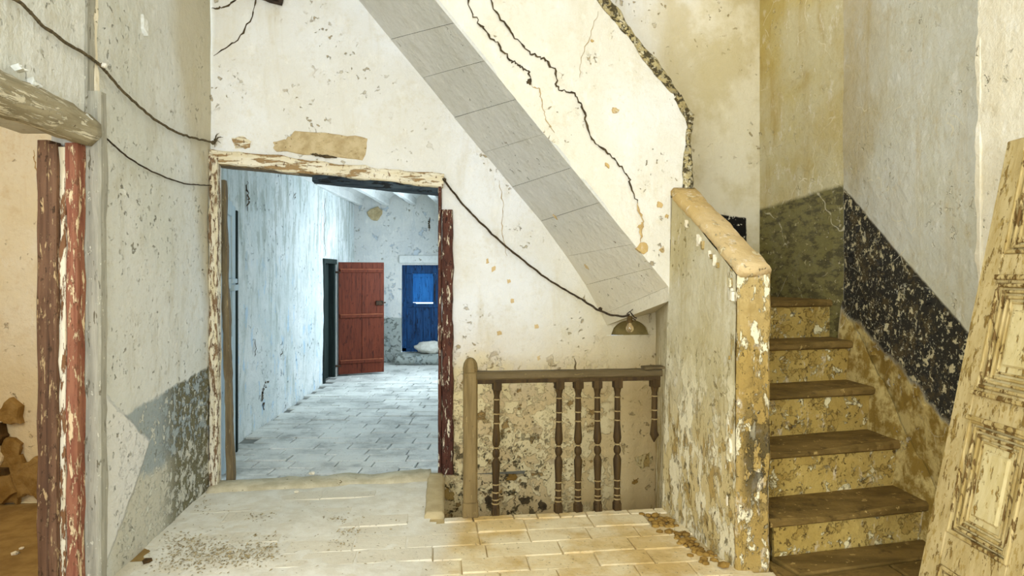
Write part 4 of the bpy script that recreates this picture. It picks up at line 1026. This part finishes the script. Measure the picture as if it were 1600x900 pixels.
for (x0, x1) in cols:
    for (z0, z1) in rows:
        lp('panel', x0, x1, z0, z1, .022, .034, M_LEANPANEL, 0)
        small = z1 - z0 < .3
        for q, (ins, wd, y0) in enumerate(((.0, .016, -.006), (.026, .014, .004), (.050, .014, .008), (.074, .010, .012))):
            if small and q > 1: continue
            bm = bmesh.new()
            xa, xb, za, zb = x0 + ins, x1 - ins, z0 + ins, z1 - ins
            for (a0, a1, c0, c1) in ((xa, xa + wd, za, zb), (xb - wd, xb, za, zb), (xa + wd, xb - wd, za, za + wd), (xa + wd, xb - wd, zb - wd, zb)):
                box(bm, a0, a1, y0, .03, c0, c1, .004)
            link('moulding', bm, M_LEANEDGE, ld)
        if not small: lp('raised_field', x0 + .10, x1 - .10, z0 + .11, z1 - .11, .010, .03, M_LEANPANEL, .008)
for z in (.45, 1.05, 1.56): lp('ledge', .10, .47, z + .49 if z < .5 else z, (z + .49 if z < .5 else z) + .022, -.014, .02, M_LEANEDGE, .004)

# ---------------- ropes and wires
def rope(name, pts, r, m, label, cat, n=14, wob=.35, group=None, knots=()):
    P = spline(pts, n)
    P = [p + Vector((noise.noise(p * 16), noise.noise(p * 19 + Vector((3, 0, 0))), noise.noise(p * 17 + Vector((0, 5, 0))))) * r * .9 for p in P]
    bm = bmesh.new(); tube(bm, P, r, 6, wob, len(P))
    for k in knots: lump(bm, k, r * 2.3, len(P), 1, 1)
    o = link(name, bm, m, None, True); tag(o, label, cat, group); return o
def lift(pts, d=.02): return [on_left(px, py, d) for px, py in pts]
rp = rope('rope', lift([(-60, -42), (15, 0), (50, 34), (95, 68), (135, 92), (149, 104), (175, 133), (215, 172), (255, 200), (290, 214), (326, 223)], .03), .0072, M_ROPE,
          'thick twisted rope slung along the upper left wall to the doorway corner', 'rope', knots=[on_left(149, 103, .035), on_left(324, 223, .04)])
bm = bmesh.new(); p = on_left(148, 102, .045); lump(bm, p, .014, 2, 2, 1); link('knob', bm, M_PORCELAIN, rp)
for i in range(10):                                        # frayed end at the corner
    rr = random.Random(i + 11); a = on_left(326, 224, .04); d = Vector((rr.uniform(.0, .08), rr.uniform(-.06, .0), rr.uniform(-.09, .08)))
    bm = bmesh.new(); tube(bm, [a, a + d * .5 + Vector((0, 0, .02)), a + d], [.004, .003, .0015], 4); link('frayed_strand', bm, M_ROPE, rp)
rope('wire', lift([(112, 203), (128, 202), (143, 204), (165, 222), (200, 250), (240, 272), (285, 287), (328, 290)], .022), .0045, M_CORD,
     'thin wire sagging along the left wall below the thick rope', 'wire', knots=[on_left(143, 204, .03)])
be = Vector(((984 - 800) / 1000 * 4.74, 4.74, EYE - .066 * 4.74))
rope('cord', [on_back(692, 280, .05), on_back(712, 305, .06), on_back(745, 342, .07), on_back(790, 384, .08), on_back(850, 432, .09), on_back(905, 466, .16), at(945, 489, 4.88), at(972, 494, 4.78), at(983, 491, 4.74)], .0085, M_CORD,
     'dark cord sagging across the wall from the doorway corner to the light bulb', 'cord', wob=.25, knots=[on_back(694, 281, .05), on_back(938, 483, .16)])
# light bulb hanging at the end of the cord
lb = empty('light_bulb', be); tag(lb, 'small light bulb in a dark socket hanging over the arched recess', 'light bulb')
bm = bmesh.new(); lathe(bm, [(.008, .012), (.019, .004), (.021, -.02), (.026, -.024), (.026, -.032), (.02, -.036)], 12); link('socket', bm, M_BRASS, lb, True)
bm = bmesh.new(); lathe(bm, [(.014, -.034), (.016, -.046), (.026, -.066), (.029, -.082), (.025, -.100), (.012, -.113), (.002, -.116)], 16); link('glass_bulb', bm, M_GLASS, lb, True)
bm = bmesh.new(); tube(bm, [(-.012, 0, 0), (-.02, 0, .028), (0, 0, .044), (.014, 0, .026), (.035, 0, 0), (.052, 0, -.006)], .0045, 5); tube(bm, [(0, .0, .01), (.02, 0, -.006), (.045, .0, -.02)], .004, 5); link('hook', bm, M_IRON, lb)
bm = bmesh.new(); tube(bm, [(0, 0, .04), (.05, .05, .075), (.09, .10, .09)], .003, 5); link('hook', bm, M_IRON, lb)

# ---------------- litter and rubble
bm = bmesh.new()
def leaf(x, y, z, s, rr):
    a = rr.uniform(0, 6.28); t = Vector((math.cos(a), math.sin(a), rr.uniform(-.1, .4))) * s; q = Vector((-math.sin(a), math.cos(a), rr.uniform(-.3, .3))) * s * rr.uniform(.25, .5)
    c = Vector((x, y, z + s * .35)); pts = [c - t, c + q + Vector((0, 0, s * .3)), c + t, c - q]
    v = [bm.verts.new(p) for p in pts]; bm.faces.new((v[0], v[1], v[2])); bm.faces.new((v[0], v[2], v[3]))
rr = random.Random(77)
def floor_pt(px, py): Y = EYE * 1000 / (py - 430); return (px - 800) / 1000 * Y, Y
for i in range(1500):
    if i < 1000:
        t = rr.random(); px = 265 + 160 * t + rr.gauss(0, 22); py = 845 + 18 * math.sin(t * 3.1) + rr.gauss(0, 11) + 10 * t
    elif i < 1100: px, py = rr.gauss(300, 30), rr.gauss(885, 8)
    elif i < 1150: px, py = rr.gauss(265, 18), rr.gauss(880, 6)
    elif i < 1200: px, py = rr.gauss(405, 12), rr.gauss(808, 4)
    elif i < 1250: px, py = rr.gauss(545, 14), rr.gauss(832, 4)
    elif i < 1290: px, py = rr.gauss(530, 12), rr.gauss(853, 5)
    elif i < 1330: px, py = rr.gauss(525, 14), rr.gauss(811, 3)
    elif i < 1380: px, py = rr.gauss(310, 14), rr.gauss(790, 8)
    else: px, py = rr.uniform(230, 680), rr.uniform(785, 898)
    x, y = floor_pt(px, py)
    if x < xl(y) + .03 or y > yb(x) - .2: continue
    leaf(x, y, max(0, dust_h(x, y)), rr.uniform(.004, .012), rr)
for i in range(160):
    px, py = rr.uniform(690, 1110), rr.uniform(812, 898); x, y = floor_pt(px, py); leaf(x, y, .001, rr.uniform(.003, .008), rr)
lf = link('leaf_litter', bm, M_LEAF, recalc=False); tag(lf, 'dry leaf litter swept into a heap on the dusty floor at left', 'litter', kind='stuff')
bm = bmesh.new()
for i in range(90):
    t = rr.random(); x = 1.00 + .16 * t; y = 4.15 - .70 * t; x -= abs(rr.gauss(0, .07)) ; lump(bm, (x - .02, y + rr.uniform(-.04, .04), .0), rr.uniform(.008, .028), i, 1, .6)
rb = link('rubble', bm, M_RUBBLE, None, True); tag(rb, 'brown earth and rubble strewn along the foot of the parapet', 'rubble', kind='stuff')
def fragment(px, py, s, label, m=M_NEARWALL, z=0.0):
    x, y = floor_pt(px, py); bm = bmesh.new(); lump(bm, (0, 0, s * .35), s, px, 1, .5)
    o = link('plaster_fragment', bm, m); o.location = (x, y, z); tag(o, label, 'fragment', 'fallen plaster fragments'); return o
fragment(24, 866, .022, 'larger white plaster crumb on the side room floor'); fragment(34, 858, .016, 'smaller white plaster crumb behind the larger one on the side room floor')
fragment(487, 752, .028, 'pale plaster chip lying on the middle of the threshold', z=.05)
fragment(463, 770, .020, 'small pale chip on the hall floor just before the threshold', z=.002)
fragment(1130, 886, .035, 'earthy clod at the foot of the newel', M_RUBBLE); fragment(1068, 848, .035, 'brown clod beside the parapet foot on the tiled floor', M_RUBBLE)
fragment(231, 879, .028, 'dark clod at the foot of the left wall', M_STONEDARK)
